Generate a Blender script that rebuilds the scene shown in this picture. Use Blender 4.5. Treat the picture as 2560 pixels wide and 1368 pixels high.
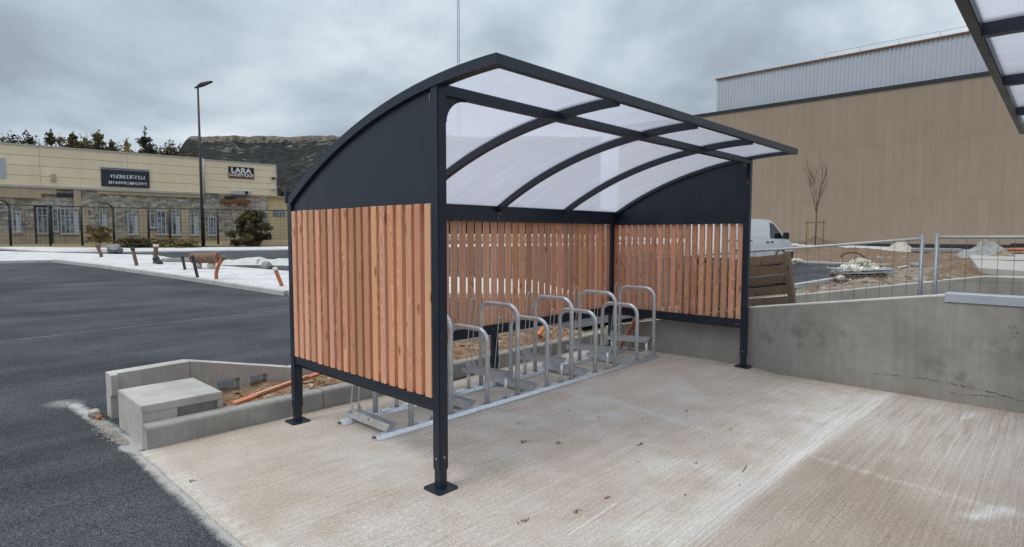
import bpy, bmesh, math, random
from mathutils import Vector, Matrix, noise
R = math.radians
scene = bpy.context.scene
col = scene.collection
for o in list(bpy.data.objects):
    bpy.data.objects.remove(o)

# ------------------------------------------------------------------ camera
W, H, F = 2560.0, 1368.0, 1461.7
YAW, PITCH, ROLL = 0.7598, -0.0665, 0.0014
CAM = Vector((-2.2986, -2.8007, 1.6001))
FW = Vector((math.cos(PITCH)*math.cos(YAW), math.cos(PITCH)*math.sin(YAW), math.sin(PITCH)))
_r = FW.cross(Vector((0, 0, 1))).normalized(); _u = _r.cross(FW)
RT = math.cos(ROLL)*_r + math.sin(ROLL)*_u
UP = -math.sin(ROLL)*_r + math.cos(ROLL)*_u
cd = bpy.data.cameras.new('camera'); cam = bpy.data.objects.new('camera', cd); col.objects.link(cam)
cam.matrix_world = Matrix(((RT.x, UP.x, -FW.x, CAM.x), (RT.y, UP.y, -FW.y, CAM.y), (RT.z, UP.z, -FW.z, CAM.z), (0, 0, 0, 1)))
cd.sensor_width = 36.0; cd.lens = F/W*36.0; cd.clip_start = 0.05; cd.clip_end = 6000
scene.camera = cam

# ------------------------------------------------------------------ node helper
class NT:
    def __init__(s, tree): s.t = tree; s.n = tree.nodes; s.l = tree.links
    def set(s, sock, v):
        if isinstance(v, bpy.types.NodeSocket): s.l.new(v, sock)
        elif isinstance(v, (tuple, list)):
            if sock.type == 'RGBA' and len(v) == 3: v = (*v, 1)
            sock.default_value = v
        else: sock.default_value = v
    def add(s, typ, ins=None, **props):
        nd = s.n.new('ShaderNode'+typ)
        for k, v in props.items(): setattr(nd, k, v)
        for k, v in (ins or {}).items(): s.set(nd.inputs[k], v)
        return nd
    def m(s, op, a, b=0.0, c=0.0, clamp=False):
        nd = s.add('Math', operation=op, use_clamp=clamp)
        s.set(nd.inputs[0], a); s.set(nd.inputs[1], b); s.set(nd.inputs[2], c)
        return nd.outputs[0]
    def mix(s, f, a, b, mode='MIX'):
        nd = s.add('Mix', data_type='RGBA', blend_type=mode)
        s.set(nd.inputs[0], f); s.set(nd.inputs[6], a); s.set(nd.inputs[7], b)
        return nd.outputs[2]
    def vmul(s, v, k):
        nd = s.add('VectorMath', operation='MULTIPLY'); s.set(nd.inputs[0], v); s.set(nd.inputs[1], k); return nd.outputs[0]
    def vadd(s, v, k):
        nd = s.add('VectorMath', operation='ADD'); s.set(nd.inputs[0], v); s.set(nd.inputs[1], k); return nd.outputs[0]
    def noise(s, v, scale, detail=4, rough=.55, dist=0.0):
        nd = s.add('TexNoise', {'Scale': scale, 'Detail': detail, 'Roughness': rough, 'Distortion': dist})
        if v is not None: s.set(nd.inputs['Vector'], v)
        return nd.outputs[0]
    def vor(s, v, scale, out='Distance', feature='F1'):
        nd = s.add('TexVoronoi', {'Scale': scale}, feature=feature)
        s.set(nd.inputs['Vector'], v)
        return nd.outputs[out]
    def ramp(s, f, *stops):
        nd = s.add('ValToRGB'); e = nd.color_ramp.elements
        while len(e) < len(stops): e.new(.5)
        for i, (p, c) in enumerate(stops):
            e[i].position = p; e[i].color = (c, c, c, 1) if not isinstance(c, (tuple, list)) else (*c, 1)
        s.set(nd.inputs[0], f); return nd.outputs[0]
    def rng(s, f, a, b, c=0.0, d=1.0):
        nd = s.add('MapRange', {1: a, 2: b, 3: c, 4: d}); nd.clamp = True; s.set(nd.inputs[0], f); return nd.outputs[0]
    def bump(s, h, strength=.3, dist=.01, normal=None):
        nd = s.add('Bump', {'Strength': strength, 'Distance': dist}); s.set(nd.inputs['Height'], h)
        if normal is not None: s.set(nd.inputs['Normal'], normal)
        return nd.outputs[0]
    def xyz(s, v):
        nd = s.add('SeparateXYZ'); s.set(nd.inputs[0], v); return nd.outputs
    def comb(s, x, y, z):
        nd = s.add('CombineXYZ'); s.set(nd.inputs[0], x); s.set(nd.inputs[1], y); s.set(nd.inputs[2], z); return nd.outputs[0]
    def obj(s): return s.add('TexCoord').outputs['Object']
    def pos(s): return s.add('NewGeometry').outputs['Position']
    def rnd(s): return s.add('ObjectInfo').outputs['Random']
    def seg(s, u, v, a, b, w0, w1):   # mask: 1 within w0 of the segment a-b, 0 beyond w1
        dx, dy = b[0]-a[0], b[1]-a[1]; L2 = dx*dx+dy*dy
        pu = s.m('SUBTRACT', u, a[0]); pv = s.m('SUBTRACT', v, a[1])
        t = s.m('ADD', s.m('MULTIPLY', pu, dx/L2), s.m('MULTIPLY', pv, dy/L2), clamp=True)
        eu = s.m('SUBTRACT', pu, s.m('MULTIPLY', t, dx)); ev = s.m('SUBTRACT', pv, s.m('MULTIPLY', t, dy))
        d = s.m('SQRT', s.m('ADD', s.m('MULTIPLY', eu, eu), s.m('MULTIPLY', ev, ev)))
        return s.rng(d, w0, w1, 1.0, 0.0)

MATS = {}
def material(name):
    m = bpy.data.materials.new(name); m.use_nodes = True
    t = NT(m.node_tree); b = t.n['Principled BSDF']; MATS[name] = m
    return t, b
def setp(t, b, **k):
    names = dict(color='Base Color', rough='Roughness', metal='Metallic', normal='Normal', spec='Specular IOR Level', trans='Transmission Weight', alpha='Alpha', coat='Coat Weight')
    for a, v in k.items(): t.set(b.inputs[names[a]], v)

# ------------------------------------------------------------------ world, sun, exposure
SUN_EL, SUN_DIR = 56.0, Vector((-0.85, 0.14, 0.0)).normalized()
world = bpy.data.worlds.new('World'); scene.world = world; world.use_nodes = True
t = NT(world.node_tree); bg = t.n['Background']
d = t.add('TexCoord').outputs['Generated']
x, y, z = t.xyz(d)
zz = t.m('ADD', t.m('MAXIMUM', z, 0.0), 0.42)
pv = t.comb(t.m('DIVIDE', x, zz), t.m('DIVIDE', y, zz), 0.0)
pv = t.vmul(t.vadd(pv, (3.1, 7.4, 1.7)), (1.9, 1.9, 1.0))
warp = t.add('TexNoise', {'Scale': .9, 'Detail': 0.0}); t.set(warp.inputs['Vector'], pv)
pv2 = t.vadd(pv, t.vmul(warp.outputs['Color'], (.55, .55, .55)))
big = t.noise(pv2, .62, 3, .52)
fine = t.noise(t.vmul(pv2, (1.0, 1.15, 1.0)), 2.4, 4, .55)
f = t.m('ADD', t.m('MULTIPLY', big, .72), t.m('MULTIPLY', fine, .28))
cloud = t.ramp(f, (.38, (.335, .385, .455)), (.46, (.43, .505, .58)), (.53, (.55, .63, .70)), (.61, (.72, .775, .815)))
sky = t.add('TexSky', sky_type='NISHITA', sun_disc=False, sun_elevation=R(SUN_EL), sun_rotation=math.atan2(SUN_DIR.x, SUN_DIR.y))
skyc = t.vmul(sky.outputs[0], (.1, .1, .1))
zc = t.m('MAXIMUM', z, 0.0)
hz = t.m('POWER', t.m('SUBTRACT', 1.0, zc), 9.0)
lum = t.m('ADD', t.m('ADD', .95, t.m('MULTIPLY', hz, .36)), t.m('MULTIPLY', t.m('MULTIPLY', zc, zc), 1.45))      # overcast sky: brightest overhead
t.set(bg.inputs[0], t.vmul(t.mix(.94, skyc, cloud), t.comb(lum, lum, lum))); bg.inputs[1].default_value = 1.0
sd = bpy.data.lights.new('sun', 'SUN'); sd.energy = 1.35; sd.angle = R(22); sd.color = (1.0, .94, .86)
sun = bpy.data.objects.new('sun', sd); col.objects.link(sun)
sv = Vector((SUN_DIR.x*math.cos(R(SUN_EL)), SUN_DIR.y*math.cos(R(SUN_EL)), math.sin(R(SUN_EL))))
sun.rotation_euler = sv.to_track_quat('Z', 'Y').to_euler()
vs = scene.view_settings; vs.view_transform = 'Standard'; vs.look = 'None'; vs.exposure = 0.0; vs.gamma = 1.0; vs.use_curve_mapping = False
scene.render.engine = 'CYCLES'; world.cycles.sampling_method = 'MANUAL'; world.cycles.sample_map_resolution = 256
scene.cycles.max_bounces = 5; scene.cycles.diffuse_bounces = 3; scene.cycles.glossy_bounces = 3; scene.cycles.transparent_max_bounces = 10

# ------------------------------------------------------------------ pixel and ground helpers (to read places off the plan)
def ray(px, py): return FW + RT*((px-W/2)/F) - UP*((py-H/2)/F)
def gz(x, y): return .03*min(max(y-3.4, 0), 35) + .012*min(max(x-6, 0), 40)
def onz(px, py, z=0.): r = ray(px, py); return CAM + r*((z-CAM.z)/r.z)
def onx(px, py, X): r = ray(px, py); return CAM + r*((X-CAM.x)/r.x)
def ony(px, py, Y): r = ray(px, py); return CAM + r*((Y-CAM.y)/r.y)
def ground_at(px, py):
    z = 0.
    for i in range(50):
        p = onz(px, py, z); z = .5*z + .5*gz(p.x, p.y)
    return p

# ------------------------------------------------------------------ mesh builder
class MB:
    def __init__(s): s.v = []; s.f = []; s.sm = []
    def add(s, vs, fs, smooth=False):
        o = len(s.v); s.v += [tuple(q) for q in vs]
        for f in fs: s.f.append([i+o for i in f]); s.sm.append(smooth)
        return s
    def box(s, x0, y0, z0, x1, y1, z1, m=None):
        vs = [Vector((a, b, c)) for c in (z0, z1) for b in (y0, y1) for a in (x0, x1)]
        if m is not None: vs = [m @ q for q in vs]
        return s.add(vs, [(0, 2, 3, 1), (4, 5, 7, 6), (0, 1, 5, 4), (2, 6, 7, 3), (0, 4, 6, 2), (1, 3, 7, 5)])
    def bbox(s, x0, y0, z0, x1, y1, z1, w=.004, seg=1, m=None):     # bevelled box
        bm = bmesh.new(); bmesh.ops.create_cube(bm, size=1)
        for q in bm.verts: q.co = Vector(((x0+x1)/2+q.co.x*(x1-x0), (y0+y1)/2+q.co.y*(y1-y0), (z0+z1)/2+q.co.z*(z1-z0)))
        bmesh.ops.bevel(bm, geom=bm.edges[:], offset=w, segments=seg, affect='EDGES')
        bm.verts.index_update()
        vs = [(m @ q.co if m is not None else q.co.copy()) for q in bm.verts]; fs = [[q.index for q in f.verts] for f in bm.faces]
        bm.free(); return s.add(vs, fs)
    def tube(s, pts, r, n=10, cap=True, smooth=True):
        pts = [Vector(p) for p in pts]; rr = r if isinstance(r, (list, tuple)) else [r]*len(pts)
        t0 = (pts[1]-pts[0]).normalized(); ref = Vector((0, 0, 1)) if abs(t0.z) < .9 else Vector((1, 0, 0))
        nrm = t0.cross(ref).normalized(); vs = []
        for i, p in enumerate(pts):
            a = pts[max(i-1, 0)]; b = pts[min(i+1, len(pts)-1)]; tg = (b-a).normalized()
            nrm = (nrm - tg*nrm.dot(tg)).normalized(); bn = tg.cross(nrm)
            for k in range(n):
                an = 2*math.pi*k/n; vs.append(p + (nrm*math.cos(an)+bn*math.sin(an))*rr[i])
        fs = [(i*n+k, i*n+(k+1) % n, (i+1)*n+(k+1) % n, (i+1)*n+k) for i in range(len(pts)-1) for k in range(n)]
        s.add(vs, fs, smooth)
        if cap:
            o = len(s.v)-len(vs)
            s.f.append([o+k for k in range(n)][::-1]); s.sm.append(False)
            s.f.append([o+(len(pts)-1)*n+k for k in range(n)]); s.sm.append(False)
        return s
    def prism(s, poly, h0, h1, fn):      # poly in 2D extruded between h0 and h1; fn(u, v, h) gives the point
        n = len(poly); vs = [fn(u, v, h0) for u, v in poly] + [fn(u, v, h1) for u, v in poly]
        fs = [tuple(range(n))[::-1], tuple(range(n, 2*n))] + [(i, (i+1) % n, n+(i+1) % n, n+i) for i in range(n)]
        return s.add(vs, fs)
    def mesh(s, name, mat):
        me = bpy.data.meshes.new(name); me.from_pydata(s.v, [], s.f); me.validate()
        if len(me.polygons) == len(s.sm): me.polygons.foreach_set('use_smooth', s.sm)
        bm = bmesh.new(); bm.from_mesh(me)
        if not getattr(s, 'keep', False): bmesh.ops.recalc_face_normals(bm, faces=bm.faces[:])
        bm.to_mesh(me); bm.free()
        me.materials.append(MATS[mat]); me.update(); return me
    def build(s, name, mat, parent=None, **k): return link(name, s.mesh(name, mat), parent, **k)
def link(name, me, parent=None, loc=None, rot=None, label=None, cat=None, group=None, kind=None, scale=None):
    o = bpy.data.objects.new(name, me); col.objects.link(o)
    if parent is not None: o.parent = parent
    if loc is not None: o.location = loc
    if rot is not None: o.rotation_euler = rot
    if scale is not None: o.scale = scale
    if label: o['label'] = label
    if cat: o['category'] = cat
    if group: o['group'] = group
    if kind: o['kind'] = kind
    return o
def thing(name, label, cat, loc=(0, 0, 0), rz=0., group=None):
    return link(name, None, None, loc, (0, 0, rz), label, cat, group)
def copy_tree(o, parent=None):
    c = o.copy(); col.objects.link(c); c.parent = parent
    for ch in list(o.children): copy_tree(ch, c)
    return c
def fix(o, label=None, cat=None, group=None):
    if label: o['label'] = label
    if cat: o['category'] = cat
    if group: o['group'] = group
    return o
def nz(x, y, z=0., s=1., o=4): return noise.fractal(Vector((x*s, y*s, z*s)), 1.0, 2.0, o)


# ------------------------------------------------------------------ materials
def simple(name, c, rough=.6, metal=0., var=.12, scale=6., bump=0., spec=.5, bscale=40.):
    t, b = material(name); v = t.pos()
    n = t.noise(v, scale, 5, .6)
    k = t.rng(n, .3, .7, 1-var, 1+var)
    hsv = t.add('HueSaturation', {'Value': k}); t.set(hsv.inputs['Color'], c)
    setp(t, b, color=hsv.outputs[0], rough=t.rng(n, .3, .7, max(rough-.07, .02), min(rough+.07, 1)), metal=metal, spec=spec)
    if bump: setp(t, b, normal=t.bump(t.noise(v, bscale, 4, .6), bump, .01))
    return t, b

def m_anthracite():
    t, b = material('anthracite'); v = t.pos()
    n = t.noise(v, 3., 4, .65); n2 = t.noise(v, 40., 2, .6); ax_, ay_, az_ = t.xyz(v)
    run = t.noise(t.comb(t.m('MULTIPLY', ax_, 14.), t.m('MULTIPLY', ay_, 14.), t.m('MULTIPLY', az_, .8)), 1., 3, .65)
    dust = t.rng(t.m('MULTIPLY', n, t.m('ADD', n2, .5)), .42, .75)
    setp(t, b, color=t.mix(t.m('ADD', t.m('MULTIPLY', dust, .25), t.rng(run, .5, .75, 0., .14)), (.0085, .0145, .028), (.042, .05, .062)), rough=t.rng(n, .3, .7, .34, .48),
         normal=t.bump(t.noise(v, 900., 2, .5), .06, .002))
m_anthracite()

def m_wood(name, light, dark, zlen=1.0, grey=0.0):
    t, b = material(name); v = t.obj(); r = t.rnd()
    rv = t.comb(t.m('MULTIPLY', r, 13.7), t.m('MULTIPLY', r, 29.3), t.m('MULTIPLY', r, 51.1))
    x, y, z = t.xyz(v)
    wob = t.add('TexNoise', {'Scale': 1.6, 'Detail': 2.0}); t.set(wob.inputs['Vector'], t.vadd(t.comb(t.m('MULTIPLY', x, 2.), t.m('MULTIPLY', y, 2.), z), rv))
    wc = t.xyz(wob.outputs['Color'])
    # growth rings about a pith that wanders along the board
    cx = t.m('ADD', x, t.m('MULTIPLY', t.m('SUBTRACT', wc[0], .5), .16)); cx = t.m('ADD', cx, t.m('MULTIPLY', t.m('SUBTRACT', r, .5), .16))
    cy = t.m('ADD', y, t.m('ADD', t.m('MULTIPLY', t.m('SUBTRACT', wc[1], .5), .16), .05))
    rad = t.m('SQRT', t.m('ADD', t.m('MULTIPLY', cx, cx), t.m('MULTIPLY', cy, cy)))
    ringf = t.m('FRACT', t.m('MULTIPLY', rad, 95.))
    ring = t.rng(ringf, .25, .95, 0., 1.)
    ring = t.m('MULTIPLY', ring, t.rng(ringf, .95, 1.0, 1., 0.))
    fib = t.noise(t.vadd(t.comb(t.m('MULTIPLY', x, 260.), t.m('MULTIPLY', y, 260.), t.m('MULTIPLY', z, 5.)), rv), 1., 3, .6)
    blot = t.noise(t.vadd(t.comb(t.m('MULTIPLY', x, 8.), t.m('MULTIPLY', y, 8.), t.m('MULTIPLY', z, 1.5)), rv), 1., 3, .6)
    kn = t.vor(t.vadd(t.comb(t.m('MULTIPLY', x, 9.), t.m('MULTIPLY', y, 9.), t.m('MULTIPLY', z, 3.4)), rv), 1.)
    knot = t.rng(kn, .05, .17, 1., 0.)
    g = t.m('ADD', t.m('MULTIPLY', ring, .80), t.m('MULTIPLY', t.rng(fib, .3, .7), .32), clamp=True)
    c = t.mix(g, light, dark)
    c = t.mix(t.rng(blot, .35, .7, 0., .35), c, dark)
    c = t.mix(t.m('MULTIPLY', knot, .8), c, (dark[0]*.33, dark[1]*.28, dark[2]*.28))
    hsv = t.add('HueSaturation', {'Hue': t.rng(r, 0, 1, .493, .505), 'Saturation': t.rng(t.m('FRACT', t.m('MULTIPLY', r, 7.3)), 0, 1, .92-grey, 1.04-grey),
                                  'Value': t.rng(t.m('FRACT', t.m('MULTIPLY', r, 17.9)), 0, 1, .76, 1.20)})
    t.set(hsv.inputs['Color'], c)
    setp(t, b, color=hsv.outputs[0], rough=.62, spec=.35, normal=t.bump(g, .22, .0015))
m_wood('douglas_wood', (.86, .475, .29), (.52, .215, .11))
m_wood('pallet_wood', (.27, .185, .115), (.12, .075, .042), grey=.12)
m_wood('form_timber', (.62, .24, .10), (.42, .13, .05))

def m_galv():
    t, b = material('galvanised'); v = t.obj()
    cell = t.vor(v, 55., 'Color'); cs = t.xyz(cell)
    st = t.noise(v, 9., 5, .65)
    k = t.m('ADD', t.m('MULTIPLY', cs[0], .28), t.m('MULTIPLY', st, .6))
    setp(t, b, color=t.ramp(k, (.2, (.56, .58, .60)), (.75, (.84, .86, .885))), metal=.68, rough=t.rng(k, .2, .8, .36, .24))
m_galv()
simple('bolt_steel', (.45, .46, .48), .35, .9)

def m_poly():
    t, b = material('polycarbonate'); v = t.obj(); x, y, z = t.xyz(v)
    fl = t.m('SINE', t.m('MULTIPLY', x, 2*math.pi/.016))
    web = t.rng(fl, .75, 1.0)
    n = t.noise(t.comb(t.m('MULTIPLY', x, 6.), t.m('MULTIPLY', y, .7), t.m('MULTIPLY', z, .7)), 2., 4, .6)
    light_streak = t.noise(t.comb(t.m('MULTIPLY', x, 60.), t.m('MULTIPLY', y, .8), t.m('MULTIPLY', z, .8)), 1.5, 3, .6)
    c = t.mix(t.rng(n, .35, .7, 0., .5), (.80, .80, .855), (.72, .745, .81))
    c = t.mix(t.m('MULTIPLY', web, .16), c, (.97, .97, 1.0))
    c = t.mix(t.rng(light_streak, .60, .78, 0., .25), c, (1, 1, 1))  # glare streaks along the flutes, painted white into the sheet colour
    nrm = t.bump(t.m('ADD', fl, t.m('MULTIPLY', light_streak, 1.2)), .25, .0016)
    tl = t.add('BsdfTranslucent'); t.set(tl.inputs[0], c)
    tp = t.add('BsdfTransparent', {0: (.895, .90, .935, 1)})
    df = t.add('BsdfDiffuse'); t.set(df.inputs[0], c)
    gl = t.add('BsdfGlossy', {'Roughness': .22}); gl.inputs[0].default_value = (1, 1, 1, 1); t.set(gl.inputs['Normal'], nrm)
    def ms(f, a, b_):
        nd = t.add('MixShader'); t.set(nd.inputs[0], f); t.l.new(a, nd.inputs[1]); t.l.new(b_, nd.inputs[2]); return nd.outputs[0]
    sh = ms(t.m('ADD', t.rng(light_streak, .35, .75, .50, .66), t.m('MULTIPLY', web, .06)), tl.outputs[0], tp.outputs[0]); sh = ms(.05, sh, df.outputs[0])
    fr = t.add('Fresnel', {'IOR': 1.45}); t.set(fr.inputs['Normal'], nrm)
    ff = t.m('MULTIPLY', fr.outputs[0], t.m('SUBTRACT', 1.0, t.add('NewGeometry').outputs['Backfacing']))
    sh = ms(t.m('MULTIPLY', ff, .8), sh, gl.outputs[0])
    t.l.new(sh, t.n['Material Output'].inputs[0])
m_poly()

def m_slab():
    t, b = material('broomed_concrete'); v = t.pos(); x, y, z = t.xyz(v)
    yy = t.m('ADD', y, t.m('MULTIPLY', t.noise(t.comb(t.m('MULTIPLY', x, .7), t.m('MULTIPLY', y, .5), 0.), 1., 1), .035))
    br = t.noise(t.comb(t.m('MULTIPLY', x, 1.1), t.m('MULTIPLY', yy, 105.), 0.), 1., 2, .7)
    br2 = t.noise(t.comb(t.m('MULTIPLY', x, .35), t.m('MULTIPLY', yy, 42.), 9.), 1., 1, .5)
    patch = t.noise(t.comb(t.m('MULTIPLY', x, .8), y, 7.), 1.1, 3, .6)
    mid = t.noise(v, 3.2, 3, .6); speck = t.noise(v, 120., 1, .8); grit = t.noise(v, 46., 2, .8)
    c = t.mix(t.rng(patch, .36, .64), (.475, .41, .348), (.545, .508, .46))
    c = t.mix(t.rng(mid, .42, .62, 0., .6), c, (.43, .36, .29))
    line = t.m('SUBTRACT', -1.415, t.m('MULTIPLY', x, .028))
    dl = t.m('SUBTRACT', t.m('ADD', y, t.m('MULTIPLY', t.m('SUBTRACT', mid, .5), .05)), line)      # + on the shelter side of the pour joint
    # second pour beyond the joint: browner
    c = t.mix(t.rng(dl, .01, -.10, 0., .85), c, t.mix(t.rng(patch, .38, .62), (.33, .27, .21), (.41, .355, .295)))
    rag = t.rng(t.noise(t.comb(t.m('MULTIPLY', x, 1.2), t.m('MULTIPLY', yy, 26.), 0.), 1., 2, .6), .36, .62, .25, 1.)
    def band(c, m, colr, amt): return t.mix(t.m('MULTIPLY', t.m('MULTIPLY', m, rag), amt), c, colr)
    along = t.rng(x, .2, 1.8, .35, 1.)
    c = band(c, t.m('MULTIPLY', t.m('MULTIPLY', t.rng(dl, -.05, .0), t.rng(dl, .02, .24, 1., 0.)), along), (.68, .66, .63), .85)
    c = band(c, t.m('MULTIPLY', t.rng(dl, .0, .75, 1., 0.), t.rng(x, 2.0, 3.6)), (.60, .58, .545), .5)
    xw = t.m('ADD', x, t.m('MULTIPLY', t.m('SUBTRACT', mid, .5), .12))
    c = band(c, t.seg(xw, y, (2.40, .30), (2.22, -.70), .0, .07), (.60, .575, .54), .6)
    c = band(c, t.seg(xw, y, (2.20, -1.55), (2.05, -2.7), .0, .06), (.54, .50, .45), .7)
    c = band(c, t.seg(xw, y, (1.85, -2.48), (2.1, -2.62), .0, .08), (.66, .65, .63), .9)
    c = band(c, t.seg(xw, y, (4.2, -2.18), (4.45, -2.24), .0, .07), (.66, .65, .63), .8)
    c = t.mix(t.m('MULTIPLY', t.seg(x, y, (.108, -.936), (.586, -.916), .003, .009), .6), c, (.70, .69, .67))
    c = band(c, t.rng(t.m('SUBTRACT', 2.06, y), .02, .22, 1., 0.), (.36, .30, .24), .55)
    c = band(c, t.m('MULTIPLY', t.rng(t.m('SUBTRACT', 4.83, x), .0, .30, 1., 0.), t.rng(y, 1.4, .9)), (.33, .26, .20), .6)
    sl = t.rng(t.m('ADD', x, 1.12), .02, .14, 1., 0.)
    c = t.mix(t.m('MULTIPLY', sl, t.rng(t.noise(v, 14., 3, .65), .40, .62, 0., .7)), c, (.58, .56, .53))
    k = t.m('ADD', 1.0, t.m('ADD', t.m('MULTIPLY', t.m('SUBTRACT', br, .5), .80), t.m('MULTIPLY', t.m('SUBTRACT', br2, .5), .20)))
    k = t.m('MULTIPLY', k, t.m('MULTIPLY', t.rng(speck, .25, .75, .72, 1.28), t.rng(grit, .25, .75, .82, 1.18)))
    hsv = t.add('HueSaturation', {'Value': k}); t.set(hsv.inputs['Color'], c); c = hsv.outputs[0]
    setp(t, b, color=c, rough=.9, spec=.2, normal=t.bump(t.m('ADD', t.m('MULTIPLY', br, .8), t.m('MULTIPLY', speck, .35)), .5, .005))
m_slab()

def m_concrete(name, base, dark, form=0., pits=.3, sc=1., marks=None):
    t, b = material(name); v = t.pos(); x, y, z = t.xyz(v)
    n1 = t.noise(v, 1.7*sc, 4, .62); n2 = t.noise(v, 9.*sc, 3, .65); n3 = t.noise(v, 140., 2, .6)
    dr = t.noise(t.comb(t.m('MULTIPLY', x, 22.), t.m('MULTIPLY', y, 22.), t.m('MULTIPLY', z, 1.1)), 1., 3, .6)
    c = t.mix(t.rng(t.m('ADD', t.m('MULTIPLY', n1, .7), t.m('MULTIPLY', n2, .3)), .38, .62), dark, base)
    k = t.m('MULTIPLY', t.rng(n3, .25, .75, .88, 1.12), t.rng(dr, .3, .7, 1-form, 1+form))
    hsv = t.add('HueSaturation', {'Value': k}); t.set(hsv.inputs['Color'], c); c = hsv.outputs[0]
    pit = t.rng(t.vor(v, 38.), .05, .12, 1., 0.)
    pit = t.m('MULTIPLY', pit, t.rng(n2, .52, .6))
    c = t.mix(t.m('MULTIPLY', pit, .45), c, (.10, .10, .095))
    if marks: c = marks(t, c, v, x, y, z)
    setp(t, b, color=c, rough=.86, spec=.28, normal=t.bump(t.m('SUBTRACT', t.m('ADD', n2, t.m('MULTIPLY', n3, .35)), t.m('MULTIPLY', pit, .8)), pits, .006))
def wall_marks(t, c, v, x, y, z):
    w1 = t.m('MULTIPLY', t.m('SUBTRACT', t.noise(v, 5., 4, .6), .5), .11); zz = t.m('ADD', z, w1)
    n = t.rng(t.noise(v, 26., 4, .7), .42, .58)
    def mk(c, a, b, w0, w1_, colr, amt, rag=True, s=None):
        q = t.m('MULTIPLY', t.seg(y, zz if s is None else s, a, b, w0, w1_), amt)
        if rag: q = t.m('MULTIPLY', q, n)
        return t.mix(q, c, colr)
    c = mk(c, (-1.36, .12), (-2.05, .145), .001, .011, (.06, .056, .05), .8)
    c = mk(c, (-2.05, .145), (-2.62, .06), .002, .011, (.045, .042, .038), .85)
    c = mk(c, (-2.02, .055), (-2.4, .06), .001, .009, (.05, .048, .042), .85)
    smudge = t.rng(t.noise(v, 6., 5, .6), .42, .62)
    for a, b_, w in (((-.45, .48), (-.80, .50), .14), ((-.62, .36), (-.85, .40), .10), ((-1.05, .55), (-1.2, .40), .07), ((-1.85, .32), (-2.2, .16), .10), ((-2.2, .55), (-2.5, .52), .12), ((-.05, .55), (-.25, .35), .10)):
        c = t.mix(t.m('MULTIPLY', t.m('MULTIPLY', t.seg(y, zz, a, b_, w*.2, w), smudge), .62), c, (.135, .135, .13))
    for a, b_ in (((-2.43, .745), (-2.47, .735)), ((-2.475, .73), (-2.48, .765)), ((-2.485, .75), (-2.505, .735)), ((-2.45, .70), (-2.48, .69)), ((-2.49, .715), (-2.495, .68)), ((-2.50, .69), (-2.52, .70)), ((-2.46, .66), (-2.49, .655))):
        c = mk(c, a, b_, .0015, .004, (.06, .06, .06), .7, False, z)
    for a, b_ in (((-.75, .80), (-1.2, .77)), ((-.95, .72), (-1.45, .78)), ((-1.1, .66), (-1.5, .60)), ((-.6, .66), (-.95, .60)), ((-1.6, .82), (-1.9, .86)), ((-.35, .30), (-.7, .18))):
        c = mk(c, a, b_, .0005, .005, (.16, .16, .155), .5)
    foot = t.rng(z, -.06, .06, .45, 0.)
    return t.mix(t.m('MULTIPLY', foot, t.rng(t.noise(v, 8., 4, .6), .35, .65)), c, (.24, .20, .155))
m_concrete('wall_concrete', (.33, .32, .29), (.245, .238, .213), .07, .25, 1., wall_marks)
m_concrete('far_wall_concrete', (.36, .35, .325), (.28, .275, .255), .06, .2)
m_concrete('wall_cap_concrete', (.62, .60, .56), (.50, .48, .45), .0, .2)
m_concrete('kerb_concrete', (.38, .37, .345), (.265, .26, .24), .06, .45)
m_concrete('block_concrete', (.53, .51, .475), (.38, .365, .335), .07, .4)
m_concrete('pale_kerb_concrete', (.50, .49, .47), (.42, .41, .39), .03, .2)
m_concrete('white_pad', (.68, .67, .66), (.50, .49, .475), .0, .25)
m_concrete('pad_concrete', (.46, .44, .41), (.38, .36, .33), .0, .3)

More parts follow.
